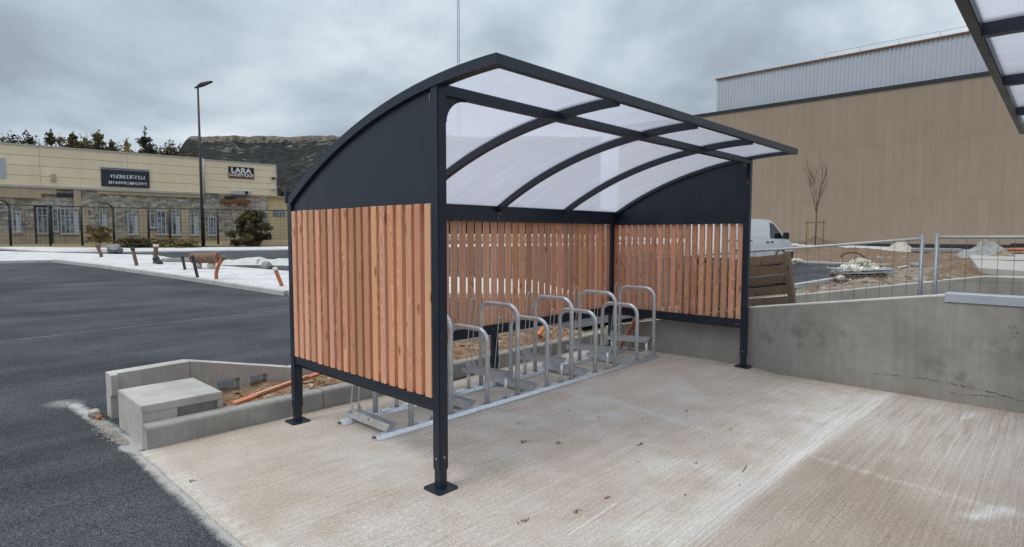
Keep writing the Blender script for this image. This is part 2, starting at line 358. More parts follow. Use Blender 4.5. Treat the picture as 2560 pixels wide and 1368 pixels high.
def m_asphalt():
    t, b = material('asphalt'); v = t.pos(); x, y, z = t.xyz(v)
    ag = t.vor(v, 140., 'Color'); a0 = t.xyz(ag); dist = t.vor(v, 140.)
    n = t.noise(v, 60., 2, .7)
    streak = t.noise(t.comb(t.m('MULTIPLY', x, .12), t.m('MULTIPLY', y, 1.15), 0.), 1.4, 4, .62)
    pt = t.noise(v, .55, 3, .6)
    lvl = t.m('ADD', t.m('MULTIPLY', streak, .5), t.m('MULTIPLY', pt, .5))
    c = t.ramp(lvl, (.34, (.043, .046, .051)), (.5, (.075, .078, .085)), (.66, (.115, .118, .124)))
    sp = t.m('MULTIPLY', t.rng(a0[0], .0, 1., .40, 1.65), t.rng(n, .25, .75, .75, 1.25))
    hsv = t.add('HueSaturation', {'Value': sp}); t.set(hsv.inputs['Color'], c); c = hsv.outputs[0]
    # seam between two lanes of the paver, light bedding sand in it
    yw = t.m('ADD', y, t.m('MULTIPLY', t.m('SUBTRACT', t.noise(v, 2.5, 3, .6), .5), .05))
    sm = t.seg(x, yw, (-14., 6.55), (6., 8.56), .008, .028)
    c = t.mix(t.m('MULTIPLY', sm, t.rng(t.noise(v, 9., 4, .6), .35, .6, .2, .7)), c, (.30, .30, .30))
    ed = t.seg(x, y, (-.6, 17.), (3.9, 10.25), .0, .25)
    # cement dust spilt along the edge of the slab
    dn = t.noise(v, 9., 4, .68); dn2 = t.noise(v, 110., 3, .7)
    wide = t.m('ADD', t.seg(x, y, (-1.13, -3.), (-1.15, 2.3), .0, .12), t.m('MULTIPLY', t.seg(x, y, (-1.10, 2.3), (-1.22, 3.9), .0, .15), 1.0), clamp=True)
    dm = t.rng(t.m('MULTIPLY', wide, t.m('ADD', t.m('MULTIPLY', dn, .7), t.m('MULTIPLY', dn2, .9))), .42, .72)
    spot = t.m('MULTIPLY', t.seg(x, y, (-1.25, 3.95), (-1.30, 4.03), .02, .15), t.rng(dn2, .40, .60))
    c = t.mix(t.m('MULTIPLY', t.m('MAXIMUM', dm, spot), .88), c, (.55, .535, .51))
    setp(t, b, color=c, rough=.92, spec=.12, normal=t.bump(t.m('ADD', t.m('MULTIPLY', dist, -1.0), t.m('MULTIPLY', n, .5)), .75, .008))
m_asphalt()

def m_earth(name, a, b_, c_, sc=1.):
    t, b = material(name); v = t.pos()
    n1 = t.noise(v, 1.2*sc, 6, .65); n2 = t.noise(v, 7.*sc, 6, .7); n3 = t.noise(v, 60.*sc, 3, .7)
    c = t.mix(t.rng(n1, .38, .62), a, b_); c = t.mix(t.rng(n2, .45, .66), c, c_)
    hsv = t.add('HueSaturation', {'Value': t.rng(n3, .25, .75, .7, 1.3)}); t.set(hsv.inputs['Color'], c)
    setp(t, b, color=hsv.outputs[0], rough=.95, spec=.15, normal=t.bump(t.m('ADD', n2, t.m('MULTIPLY', n3, .5)), .8, .03))
m_earth('soil', (.30, .19, .115), (.40, .28, .18), (.20, .12, .07), 1.6)
m_earth('site_dirt', (.235, .195, .15), (.30, .265, .215), (.185, .135, .095), .5)
m_earth('red_dirt', (.19, .125, .085), (.235, .175, .125), (.155, .10, .068), .7)
m_earth('grey_gravel', (.30, .30, .29), (.38, .37, .35), (.22, .21, .20), 1.)
m_earth('white_gravel', (.60, .59, .56), (.70, .69, .66), (.45, .44, .42), 3.)
m_earth('verge_grass', (.25, .22, .12), (.21, .17, .09), (.27, .18, .10), .8)
m_earth('plain', (.20, .18, .13), (.24, .21, .15), (.16, .15, .10), .1)

def m_hill():
    t, b = material('hill_scrub'); v = t.pos(); x, y, z = t.xyz(v)
    n = t.noise(v, .035, 6, .65); n2 = t.noise(v, .22, 5, .7)
    c = t.mix(t.rng(n2, .38, .62), (.013, .017, .018), (.036, .041, .036))
    rk = t.m('MULTIPLY', t.rng(n, .53, .60), t.rng(n2, .45, .58))
    c = t.mix(t.m('MULTIPLY', rk, .75), c, (.22, .20, .17))
    setp(t, b, color=c, rough=.95, spec=.1)
    t, b = material('cliff_rock'); v = t.pos(); x, y, z = t.xyz(v)
    st = t.noise(t.comb(t.m('MULTIPLY', x, .35), t.m('MULTIPLY', y, .35), t.m('MULTIPLY', z, .06)), 1., 4, .7)
    n = t.noise(v, .10, 4, .6)
    c = t.mix(t.rng(st, .38, .62), (.07, .062, .054), (.21, .185, .155)); c = t.mix(t.rng(n, .5, .65, 0., .4), c, (.21, .155, .11))
    setp(t, b, color=c, rough=.9, spec=.1)
m_hill()

def m_clad(name, base, var=.05, rough=.5, streak=.05):
    t, b = material(name); v = t.pos(); x, y, z = t.xyz(v); r = t.rnd()
    n = t.noise(v, .5, 4, .6)
    dr = t.noise(t.comb(t.m('MULTIPLY', x, 2.5), t.m('MULTIPLY', y, 2.5), t.m('MULTIPLY', z, .15)), 1., 4, .6)
    k = t.m('MULTIPLY', t.rng(n, .3, .7, 1-var, 1+var), t.m('MULTIPLY', t.rng(dr, .3, .7, 1-streak, 1+streak), t.rng(r, 0, 1, .975, 1.025)))
    hsv = t.add('HueSaturation', {'Value': k}); t.set(hsv.inputs['Color'], base)
    setp(t, b, color=hsv.outputs[0], rough=rough, spec=.35)
m_clad('brown_cladding', (.285, .222, .168), .04, .5, .04)
m_clad('grey_corrugated', (.42, .46, .515), .03, .45, .03)
m_clad('cream_cladding', (.80, .67, .48), .05, .55, .05)
m_clad('dark_trim', (.022, .026, .034), .1, .5)
m_clad('yellow_render', (.55, .46, .26), .07, .8, .08)
m_clad('brown_render', (.46, .37, .265), .14, .85, .14)
m_clad('rust_trim', (.17, .075, .04), .15, .6)
def m_stucco():
    t, b = material('worn_stone'); v = t.pos(); x, y, z = t.xyz(v)
    u = t.comb(x, t.m('MULTIPLY', y, .3), t.m('MULTIPLY', z, 1.9))
    e = t.vor(u, 3.0, 'Distance', 'DISTANCE_TO_EDGE'); cc = t.xyz(t.vor(u, 3.0, 'Color'))
    n = t.noise(v, .8, 5, .65); n2 = t.noise(v, 5., 4, .7)
    c = t.mix(t.rng(n, .40, .62), (.40, .355, .29), (.33, .315, .285))
    hsv = t.add('HueSaturation', {'Value': t.m('MULTIPLY', t.rng(cc[0], 0, 1, .6, 1.4), t.rng(n2, .3, .7, .7, 1.3))}); t.set(hsv.inputs['Color'], c)
    c = t.mix(t.rng(e, .02, .09, .55, 0.), hsv.outputs[0], (.18, .16, .135))
    setp(t, b, color=c, rough=.92, spec=.15, normal=t.bump(t.m('ADD', e, n2), .5, .03))
m_stucco()
def m_glass():
    t, b = material('window_glass')
    n = t.noise(t.pos(), 1.6, 4, .7); setp(t, b, color=t.mix(t.rng(n, .4, .6), (.06, .07, .08), (.34, .37, .40)), rough=.15, spec=.6)  # pale patches painted into the pane colour stand in for reflections
    t, b = material('van_glass'); setp(t, b, color=(.012, .014, .016), rough=.05, spec=.6)
m_glass()
simple('white_frame', (.44, .46, .48), .6, 0, .08)
simple('sign_black', (.010, .011, .014), .45)
simple('sign_white', (.80, .80, .80), .5, 0, .03)
simple('sign_pink', (.80, .70, .66), .5, 0, .03)
simple('banner_navy', (.020, .026, .045), .6, 0, .2)
simple('dark_metal', (.018, .019, .021), .5, 0, .2)
simple('grey_metal', (.35, .37, .39), .45, .5)
simple('steel_cap', (.50, .55, .61), .38, .55, .06, 3.)
simple('fence_steel', (.26, .28, .30), .5, .55, .15, 14.)
simple('fence_rail', (.52, .52, .50), .45, .5, .12, 14.)
simple('mesh_wire', (.14, .13, .12), .6, .3)
simple('orange_pvc', (.40, .125, .05), .5, 0, .15, 8.)
simple('dark_pvc', (.03, .032, .035), .5, 0, .2, 8.)
simple('brown_pvc', (.17, .09, .058), .6, 0, .25, 8.)
simple('rubber', (.014, .014, .015), .75, 0, .2, 20.)
simple('rim_grey', (.16, .165, .17), .45, .4)
simple('black_plastic', (.015, .016, .018), .55, 0, .15)
simple('tail_red', (.35, .02, .02), .3)
simple('lamp_glass', (.7, .7, .7), .2)
simple('strap_white', (.74, .71, .62), .7, 0, .15, 10.)
simple('stone_pale', (.48, .44, .38), .9, 0, .2, 8., .4)
simple('stone_grey', (.26, .26, .26), .9, 0, .2, 8., .4)
simple('bark', (.10, .075, .055), .9, 0, .3, 12., .5)
simple('stake_wood', (.17, .13, .065), .8, 0, .15, 8.)
simple('twig', (.085, .055, .045), .9, 0, .2, 8.)
simple('cable_black', (.012, .012, .012), .6)
simple('mast_steel', (.30, .34, .38), .6, .2)
simple('dead_leaf', (.20, .10, .05), .9, 0, .3, 60.)
simple('dark_litter', (.03, .035, .03), .9, 0, .3, 60.)
def m_van():
    t, b = material('van_paint'); v = t.obj(); x, y, z = t.xyz(v)
    dirt = t.m('MULTIPLY', t.rng(z, .2, 1.0, .55, .05), t.rng(t.noise(v, 3., 5, .65), .35, .65))
    setp(t, b, color=t.mix(dirt, (.74, .75, .76), (.46, .43, .39)), rough=.28, coat=.3)
m_van()
def m_leaf(name, a, b_, tr=.25):
    t, b = material(name); v = t.pos()
    n = t.noise(v, 1.3, 4, .6); n2 = t.noise(v, 9., 3, .6)
    c = t.mix(t.rng(n, .38, .62), a, b_)
    hsv = t.add('HueSaturation', {'Value': t.rng(n2, .3, .7, .6, 1.4)}); t.set(hsv.inputs['Color'], c)
    setp(t, b, color=hsv.outputs[0], rough=.75, spec=.2)
m_leaf('leaf_conifer', (.075, .070, .032), (.15, .125, .055))
m_leaf('leaf_dry', (.18, .145, .065), (.30, .24, .11))
m_leaf('leaf_dark', (.028, .034, .024), (.05, .055, .034))
m_leaf('leaf_gold', (.13, .088, .030), (.19, .135, .045))
m_leaf('leaf_olive', (.062, .056, .025), (.12, .095, .042))
m_leaf('leaf_grass', (.14, .11, .045), (.22, .17, .07))

# ------------------------------------------------------------------ the setting
def sheet_mesh(name, polys, dz, mat):
    bm = bmesh.new()
    for poly in polys: bm.faces.new([bm.verts.new((p[0], p[1], 0)) for p in poly])
    bmesh.ops.remove_doubles(bm, verts=bm.verts[:], dist=1e-4)
    for co, no in (((6, 0, 0), (1, 0, 0)), ((46, 0, 0), (1, 0, 0)), ((0, 3.4, 0), (0, 1, 0)), ((0, 38.4, 0), (0, 1, 0))):
        bmesh.ops.bisect_plane(bm, geom=bm.verts[:]+bm.edges[:]+bm.faces[:], plane_co=co, plane_no=no)
    for q in bm.verts: q.co.z = gz(q.co.x, q.co.y)+dz
    bmesh.ops.recalc_face_normals(bm, faces=bm.faces[:])
    for f in bm.faces:
        if f.normal.z < 0: f.normal_flip()
    if dz > .02:
        ex = bmesh.ops.extrude_edge_only(bm, edges=[e for e in bm.edges if e.is_boundary])['geom']
        for q in ex:
            if isinstance(q, bmesh.types.BMVert): q.co.z -= .2
    me = bpy.data.meshes.new(name); bm.to_mesh(me); bm.free(); me.materials.append(MATS[mat]); return me
def sheet(name, polys, dz, mat, parent=None, kind='structure'):
    return link(name, sheet_mesh(name, polys, dz, mat), parent, kind=kind)
def rect(x0, y0, x1, y1): return [(x0, y0), (x1, y0), (x1, y1), (x0, y1)]

sheet('ground', [rect(-2500, -2500, 3000, 3000)], -.10, 'plain')
GP = lambda *l: [ground_at(*q).xy for q in l]
sheet('car_park_asphalt', [[(-90, -60), (-1.0, -60), (-1.0, 3.3), (-90, 3.3)],
                           [(-90, 3.3), (-1.0, 3.3), (5.2, 3.3), (12., 3.15), (16., 3.05), (19.4, 2.8), (27.8, 2.2), (26.5, 6.6), (25., 14.), (30., 33.), (-90, 33.)]], -.014, 'asphalt')

# concrete slab under the shelters: uneven by a few millimetres, falls to the wall at the right
def slab_z(x, y):
    d = -.048*min(max((x-3.2)/1.5, 0), 1)*min(max(-y/.35, 0), 1)
    return d + .004*nz(x, y, 0, .7, 2)
def build_slab():
    mb = MB(); xs = [-1.13+i*.125 for i in range(48)]; xs[-1] = 4.829; ys = [-8.+i*.15 for i in range(68)]; ys[-1] = 2.079
    for j, y in enumerate(ys):
        for i, x in enumerate(xs):
            if i == 0: x += .022*nz(0, y, 3, 1.6, 4)-.01*math.sin(y*.8)
            mb.v.append((x, y, slab_z(x, y)))
    n = len(xs)
    for j in range(len(ys)-1):
        for i in range(n-1): mb.f.append([j*n+i, j*n+i+1, (j+1)*n+i+1, (j+1)*n+i]); mb.sm.append(True)
    k = len(mb.v)
    for j in range(len(ys)): q = mb.v[j*n]; mb.v.append((q[0]-.012, q[1], -.12))
    for j in range(len(ys)-1): mb.f.append([j*n, (j+1)*n, k+j+1, k+j]); mb.sm.append(False)
    mb.build('concrete_pavement', 'broomed_concrete', kind='structure')
build_slab()

# bare soil between the two kerbs, lumpy
def lumpy(name, x0, x1, y0, y1, nx, ny, zf, mat, kind='structure', **k):
    mb = MB()
    for j in range(ny+1):
        for i in range(nx+1):
            x = x0+(x1-x0)*i/nx; y = y0+(y1-y0)*j/ny; mb.v.append((x, y, zf(x, y)))
    for j in range(ny):
        for i in range(nx): mb.f.append([j*(nx+1)+i, j*(nx+1)+i+1, (j+1)*(nx+1)+i+1, (j+1)*(nx+1)+i]); mb.sm.append(True)
    return mb.build(name, mat, kind=kind, **k)
lumpy('soil_bed', -.9, 4.95, 2.16, 3.32, 150, 34, lambda x, y: .045+.05*nz(x, y, 0, 2.2, 5)+.06*abs(nz(x+5, y, 2, 5., 3))+(.05 if x > .9 else -.02), 'soil')

# white island of fresh concrete beyond the asphalt, with its kerb; access road; gravel berm; pale far pavement
pf = [ground_at(*q) for q in ((722, 737), (450, 695), (250, 667), (143, 655))]
pad = [(9., 5.6)] + [(p.x, p.y) for p in pf] + [(-20., 24.9), (-20., 31.), (.7, 30.), (4.0, 26.2), (5.2, 25.2), (5.15, 20.4), (5.4, 18.2), (6.3, 15.2), (10.5, 8.5)]
pad_o = sheet('white_concrete_island', [pad], .075, 'white_pad')
mb = MB(); ed = [Vector((9., 5.6, 0))] + pf
for a, b in zip(ed[:-1], ed[1:]):
    n = max(2, int((b-a).length/1.0)); u = (b-a); u.z = 0; u.normalize(); w = Vector((u.y, -u.x, 0))
    if w.x > 0: w = -w
    for i in range(n):
        p = a.lerp(b, i/n); q = a.lerp(b, (i+1)/n-.004)
        mp = [Vector((p.x, p.y, 0)), Vector((q.x, q.y, 0))]; vs = []
        for e, zz in ((0., -.1), (.13, -.1), (.13, .085), (.11, .10), (0., .10)):
            for m_ in mp: vs.append((m_.x+w.x*e, m_.y+w.y*e, gz(m_.x, m_.y)+zz))
        mb.add(vs, [(0, 1, 3, 2), (2, 3, 5, 4), (4, 5, 7, 6), (6, 7, 9, 8), (8, 9, 1, 0), (0, 2, 4, 6, 8), (1, 9, 7, 5, 3)])
mb.build('kerb_edging', 'pale_kerb_concrete', pad_o)
sheet('far_pavement', [[(-30., 33.), (1., 33.), (2.4, 29.2), (4.7, 28.6), (11.8, 26.7), (40., 19.5), (41., 22.), (13.1, 29.3), (6., 31.5), (2., 34.2), (-30., 35.)]], .05, 'white_pad')
sheet('dry_verge', [[(-30., 34.), (2., 34.), (9., 31.), (16., 30.), (60., 22.), (90., 60.), (-30., 60.)]], -.02, 'verge_grass')
def berm(name, pts, wid, hgt, mat, n=40, label=None, cat=None, kind=None):
    mb = MB(); pts = [Vector(p) for p in pts]; m = 8
    for i in range(n+1):
        s = i/n*(len(pts)-1); k = min(int(s), len(pts)-2); p = pts[k].lerp(pts[k+1], s-k); u = (pts[k+1]-pts[k]).normalized(); w = Vector((-u.y, u.x))
        e = math.sin(math.pi*min(max(i/n, 0), 1))**.4
        for j in range(m+1):
            a = j/m*2-1; q = p + w*a*wid; h = hgt*(1-a*a)*e*(.7+.6*nz(q.x, q.y, 5, 1.2, 4)) + .03*nz(q.x, q.y, 1, 6, 3)
            mb.v.append((q.x, q.y, gz(q.x, q.y)-.03+max(h, -.02)))
    for i in range(n):
        for j in range(m): mb.f.append([i*(m+1)+j, i*(m+1)+j+1, (i+1)*(m+1)+j+1, (i+1)*(m+1)+j]); mb.sm.append(True)
    return mb.build(name, mat, label=label, cat=cat, kind=kind)
berm('white_gravel_bank', [(5.6, 20.6), (7.4, 19.6), (8.6, 18.2), (11.5, 14.)], .9, .28, 'white_gravel', 60, kind='stuff')
berm('soil_bank', [(11., 33.6), (14., 32.6), (20., 30.)], 1.3, .25, 'red_dirt', 30, kind='stuff')

# right-hand building site: dirt, red bank, pavement in front of the warehouse
def dirt_z(x, y):
    e = min(max((x-8.4)/2, 0), 1)
    return gz(x, y)-.02 + e*(.05+.10*nz(x, y, 0, .35, 4)+.09*abs(nz(x, y, 3, 1.1, 5)))
lumpy('site_dirt', 5.06, 30., -14., 2.55, 110, 90, lambda x, y: dirt_z(x, y)-.16*min(max((y-1.7)/.8, 0), 1), 'site_dirt')
lumpy('red_dirt_bank', 27.2, 42., -9., 16., 60, 100, lambda x, y: gz(x, y)-.05+(.16+.30*max(nz(x, y, 4, .30, 4)+.35, 0))*min(max((x-27.2)/1.6, 0), 1)*min(max((42-x)/3, 0), 1), 'red_dirt')
sheet('warehouse_pavement', [[(41.5, -40), (49.8, -40), (49.8, 60), (41.5, 60)]], .12, 'white_pad')

def kerb_run(name, pts, wid, h, mat, label, seglen=1.0, cat='kerb', zf=gz, group=None):
    root = thing(name, label, cat, (pts[0][0], pts[0][1], 0), 0, group)
    o = Vector((pts[0][0], pts[0][1], 0))
    for a, b in zip(pts[:-1], pts[1:]):
        a = Vector((*a, 0)); b = Vector((*b, 0)); n = max(1, round((b-a).length/seglen)); u = (b-a).normalized(); w = Vector((-u.y, u.x, 0))
        for i in range(n):
            p = a.lerp(b, i/n); q = a.lerp(b, (i+1)/n) - u*.008; mb = MB(); vs = []
            for e, zz in ((0., -.12), (0., h-.02), (.02, h), (wid, h), (wid, -.12)):
                for m_ in (p, q): g = m_ + w*e; vs.append((g.x-o.x, g.y-o.y, zf(m_.x, m_.y)+zz))
            mb.add(vs, [(0, 1, 3, 2), (2, 3, 5, 4), (4, 5, 7, 6), (6, 7, 9, 8), (8, 9, 1, 0), (0, 2, 4, 6, 8), (1, 9, 7, 5, 3)])
            mb.build('kerb_stone', mat, root)
    return root
kerb_run('street_kerb', [(12.4, 2.98), (16., 2.9), (19.4, 2.62), (27.8, 2.05)], .12, .05, 'pale_kerb_concrete', 'pale kerb between the asphalt street and the bare dirt, behind the wooden pallet')
kerb_run('street_kerb', [(26.6, 6.5), (27.95, 2.1)], .12, .07, 'pale_kerb_concrete', 'pale kerb along the foot of the red dirt bank near the van')

# ------------------------------------------------------------------ hill with its cliff
def build_hill():
    mb = MB(); mc = MB(); cols = []
    n = 150
    for i in range(n+1):
        px = 60+i*(1500-60)/n
        d = ray(px, 587); d.z = 0; d.normalize()
        e = min(max((px-415)/75, 0), 1); e = e*e*(3-2*e)
        j = nz(px*.01, 3.3, 0, 1.3, 4)
        dist = 470+18*j
        cs = d.dot(Vector((FW.x, FW.y, 0)).normalized())
        top = (1.6+dist*cs*(243.5/F) + 1.2*nz(px*.013, 9, 0, 1, 3) + .5*nz(px*.09, 2, 0, 1, 2))*(.66+.34*e)
        cl = 5.2*e*min(max((px-470)/40, 0), 1)
        cols.append((d, dist, top, cl, px))
    m = 26
    for d, dist, top, cl, px in cols:
        for k in range(m+1):
            s = k/m; r_ = 250+(dist-250)*s; z = (top-cl)*(s**1.35)
            p = Vector((CAM.x, CAM.y, 0))+d*r_
            z += (4.*nz(p.x, p.y, 0, .02, 4)+2.2*nz(p.x, p.y, 3, .09, 3))*math.sin(math.pi*s)**.5
            mb.v.append((p.x, p.y, z))
        for k, (dr, z) in enumerate(((25., top+.5), (200., top+2))):
            p = Vector((CAM.x, CAM.y, 0))+d*(dist+dr); mb.v.append((p.x, p.y, z))
    M = m+3
    for i in range(n):
        for k in range(m): mb.f.append([i*M+k, (i+1)*M+k, (i+1)*M+k+1, i*M+k+1]); mb.sm.append(True)
        mb.f.append([i*M+m+1, (i+1)*M+m+1, (i+1)*M+m+2, i*M+m+2]); mb.sm.append(True)
    h = mb.build('hill', 'hill_scrub', kind='structure')
    q = 6
    for d, dist, top, cl, px in cols:
        for k in range(q+1):
            s = k/q; p = Vector((CAM.x, CAM.y, 0))+d*(dist-1+8.*s*s+3.2*nz(px*.14, s*1.5, 1, 1, 3)); mc.v.append((p.x, p.y, top-cl-1.5+(cl+2.)*s))
        p = Vector((CAM.x, CAM.y, 0))+d*(dist+25.); mc.v.append((p.x, p.y, top+.5))
    q2 = q+2
    for i in range(n):
        for k in range(q+1): mc.f.append([i*q2+k, (i+1)*q2+k, (i+1)*q2+k+1, i*q2+k+1]); mc.sm.append(False)
    mc.build('cliff_band', 'cliff_rock', h)
build_hill()

# ------------------------------------------------------------------ bicycle shelter
SL, SD, PH = 4.738, 1.91, .035      # length, depth, half a post
ACY, ACZ, ARC = -.478, -2.005, 4.577
def arc_z(y, r): return ACZ + math.sqrt(r*r-(y-ACY)**2)
def arc_pts(y0, y1, r, n=28):
    a0 = math.asin((y0-ACY)/r); a1 = math.asin((y1-ACY)/r)
    return [(ACY+r*math.sin(a0+(a1-a0)*i/n), ACZ+r*math.cos(a0+(a1-a0)*i/n)) for i in range(n+1)]
def arc_bar(x0, x1, y0, y1, r0, r1, n=28):
    lo = arc_pts(y0, y1, r0, n); hi = arc_pts(y0, y1, r1, n); mb = MB(); vs = []
    for (a, b), (c, d_) in zip(lo, hi): vs += [(x0, a, b), (x1, a, b), (x1, c, d_), (x0, c, d_)]
    fs = [(i*4+k, i*4+(k+1) % 4, (i+1)*4+(k+1) % 4, (i+1)*4+k) for i in range(n) for k in range(4)] + [(3, 2, 1, 0), (n*4, n*4+1, n*4+2, n*4+3)]
    return mb.add(vs, fs)
def disc(p, n, r, h, seg=8):
    mb = MB(); p = Vector(p); n = Vector(n).normalized(); return mb.tube([p, p+n*h], r, seg, True, False)
def bolts(parent, lst, r=.006, h=.004, mat='bolt_steel'):
    for p, n in lst: disc(p, n, r, h).build('bolt', mat, parent)

def build_shelter():
    root = thing('bicycle_shelter', 'anthracite steel bicycle shelter with timber slats and curved translucent roof over the racks', 'bicycle shelter', group='curved-roof bicycle shelters')
    S = 'anthracite'
    def post(x, y, top):
        mb = MB(); mb.bbox(x-PH, y-PH, .125, x+PH, y+PH, top, .005, 2); o = mb.build('post', S, root)
        mb = MB(); mb.bbox(x-.029, y-.029, .006, x+.029, y+.029, .14, .004); mb.build('leg_sleeve', S, o)
        # plate with rounded corners and bolt holes
        pl = []; h = .083; c = .022
        for cx, cy, a0 in ((1, 1, 0), (-1, 1, 90), (-1, -1, 180), (1, -1, 270)):
            for k in range(5): a = R(a0+k*22.5); pl.append((x+cx*(h-c)+c*math.cos(a), y+cy*(h-c)+c*math.sin(a)))
        MB().prism(pl, .0, .010, lambda u, v, w: (u, v, w)).build('base_plate', S, o)
        bolts(o, [((x+sx*.062, y+sy*.062, .010), (0, 0, 1)) for sx in (-1, 1) for sy in (-1, 1)], .009, .002, 'dark_metal')
        return o
    p1 = post(0, 0, 2.506); p2 = post(SL, 0, 2.506); p3 = post(0, SD, 1.925); p4 = post(SL, SD, 1.925); p5 = post(SL/2, SD, .56)
    bolts(p1, [((-PH, .006, z), (-1, 0, 0)) for z in (2.40, 2.30, 2.20, 1.75, .95, .60, .53)], .0045, .002, 'dark_metal')
    bolts(p1, [((-PH-.0005, 0, .20), (-1, 0, 0)), ((0, -PH, .21), (0, -1, 0))], .008, .003)
    bolts(p3, [((-PH, SD, .20), (-1, 0, 0))], .008, .003)
    bolts(p2, [((SL-PH, 0, .19), (-1, 0, 0)), ((SL-PH-.001, -.01, 2.22), (-1, 0, 0))], .007, .003)
    bolts(p5, [((SL/2, SD-PH, .22), (0, -1, 0))], .007, .003)
    # front beam and its gusset brackets
    fb = MB(); fb.bbox(PH, -.03, 2.441, SL-PH, .03, 2.506, .004); fb.build('front_beam', S, root)
    def gusset(xa, sgn):
        pl = [(0, 2.440), (.19, 2.440), (.19, 2.432)]
        for k in range(9):
            a = R(90+k*11.25*8/8); pl.append((.19+.165*math.cos(a), 2.432-.145+.145*math.sin(a)))
        pl += [(.018, 2.285), (0, 2.285)]
        o = MB().prism([(xa+sgn*u, v) for u, v in pl], -.006, .004, lambda u, v, w: (u, w, v)).build('corner_bracket', S, root)
        return o
    gusset(PH, 1); gusset(SL-PH, -1)
    # curved ribs, end rims, front edge, rear beam
    for xr in (SL/4, SL/2, SL*3/4):
        rb = arc_bar(xr-.025, xr+.025, -.50, SD-.04, 4.495, 4.552).build('roof_rib', S, root)
        zb = 1.87
        bolts(rb, [((xr+dx, SD-.075, zz), (0, -1, 0)) for dx, zz in ((-.018, 1.835), (.018, 1.835), (-.018, 1.79), (-.018, 1.765))], .006, .004)
        cl = MB(); cl.box(xr-.03, SD-.0745, 1.75, xr+.03, SD-.071, 1.90); cl.build('rib_cleat', S, rb)
    for x0, x1 in ((-.042, .03), (SL-.03, SL+.042)):
        arc_bar(x0, x1, -.50, SD-.03, 4.517, 4.577).build('end_rim', S, root)
    fe = MB(); fe.bbox(-.042, -.538, 2.507, SL+.042, -.495, 2.574, .004); fe.build('front_edge_trim', S, root)
    rb = MB(); rb.bbox(PH, SD-.07, 1.745, SL-PH, SD+.03, 1.925, .005); ro = rb.build('rear_beam', S, root)
    gl = MB(); gl.box(-.042, SD+.031, 1.86, SL+.042, SD+.06, 1.955); gl.build('gutter', S, root)
    bolts(ro, [((.30+i*.119, SD-.0705, 1.752), (0, -1, 0)) for i in range(37)], .004, .003)
    # translucent sheets, one per bay
    xs = [.0, SL/4, SL/2, SL*3/4, SL]
    for a, b in zip(xs[:-1], xs[1:]):
        arc_bar(a+.004, b-.004, -.496, SD-.02, 4.553, 4.563, 40).build('roof_sheet', 'polycarbonate', root)
    for xr in xs[1:-1]: arc_bar(xr-.022, xr+.022, -.496, SD-.02, 4.5635, 4.572).build('glazing_bar', S, root)
    # gable sheets
    for xc in (-.012, SL+.012):
        pl = [(PH+.002, 1.79), (SD-PH, 1.79)] + [(a, b) for a, b in reversed(arc_pts(PH+.002, SD-PH, 4.516, 24))]
        MB().prism(pl, xc-.002, xc+.002, lambda u, v, w: (w, u, v)).build('gable_panel', S, root)
    tag_ = MB(); tag_.box(-.036, PH+.003, 2.405, -.0145, PH+.007, 2.45); tag_.build('shim', 'bolt_steel', root)
    # rails
    for xc, s in ((0, -1), (SL, 1)):
        lo = MB(); lo.bbox(xc-.028, PH, .508, xc+.028, SD-PH, .571, .004); o = lo.build('side_rail', S, root)
        inn = MB(); inn.box(xc-s*.030, PH+.001, .470, xc-s*.026, SD-PH-.001, .580); inn.build('rail_flange', S, o)
        up = MB(); up.box(xc-s*.034, PH+.001, 1.735, xc-s*.005, SD-PH-.001, 1.792); up.build('upper_rail', S, root)
        bolts(o, [((xc-s*.0305, PH+e, .515+.0*e), (-s, 0, 0)) for e in (.03, .055)], .006, .004)
        bolts(o, [((xc-s*.0305, .95, .53), (-s, 0, 0))], .005, .003)
    lo = MB(); lo.bbox(PH, SD-.028, .508, SL-PH, SD+.028, .571, .004); o = lo.build('rear_rail', S, root)
    inn = MB(); inn.box(PH+.001, SD-.034, .470, SL-PH-.001, SD-.030, .582); inn.build('rail_flange', S, o)
    bolts(o, [((SL/2+e, SD-.035, .53), (0, -1, 0)) for e in (-.05, .05)] + [((SL-PH-e, SD-.035, .53), (0, -1, 0)) for e in (.03, .055)], .006, .004)
    # slats: every board is its own piece
    rng = random.Random(4)
    mbs = MB(); mbs.bbox(-.0315, -.019, 0, .0315, .019, 1.214, .0022); me = mbs.mesh('slat', 'douglas_wood')
    for xc, rz in ((-.0135, R(-90)), (SL+.0135, R(90))):
        for i in range(19):
            yy = .078+i*.0980
            link('slat', me, root, (xc+rng.uniform(-.0015, .0015), yy+rng.uniform(-.002, .002), .574+rng.uniform(0, .004)), (rng.uniform(-.002, .002), 0, rz+rng.uniform(-.03, .03)))
    mbr = MB(); mbr.bbox(-.035, -.017, 0, .035, .017, 1.166, .0022); mer = mbr.mesh('slat', 'douglas_wood')
    for i in range(39):
        xx = .115+i*.1187
        link('slat', mer, root, (xx+rng.uniform(-.002, .002), SD+.010, .576+rng.uniform(0, .003)), (0, rng.uniform(-.002, .002), math.pi+rng.uniform(-.03, .03)))
    return root
shelter = build_shelter()
sh2 = copy_tree(shelter)
sh2.location = (4.66, -2.975, -.004); sh2.rotation_euler = (0, 0, math.pi)
fix(sh2, 'second curved shelter overhead, only its dark roof edge and translucent sheets showing at upper right')
for c in sh2.children:
    if c.name.split('.')[0] == 'post': c.location.z -= .045

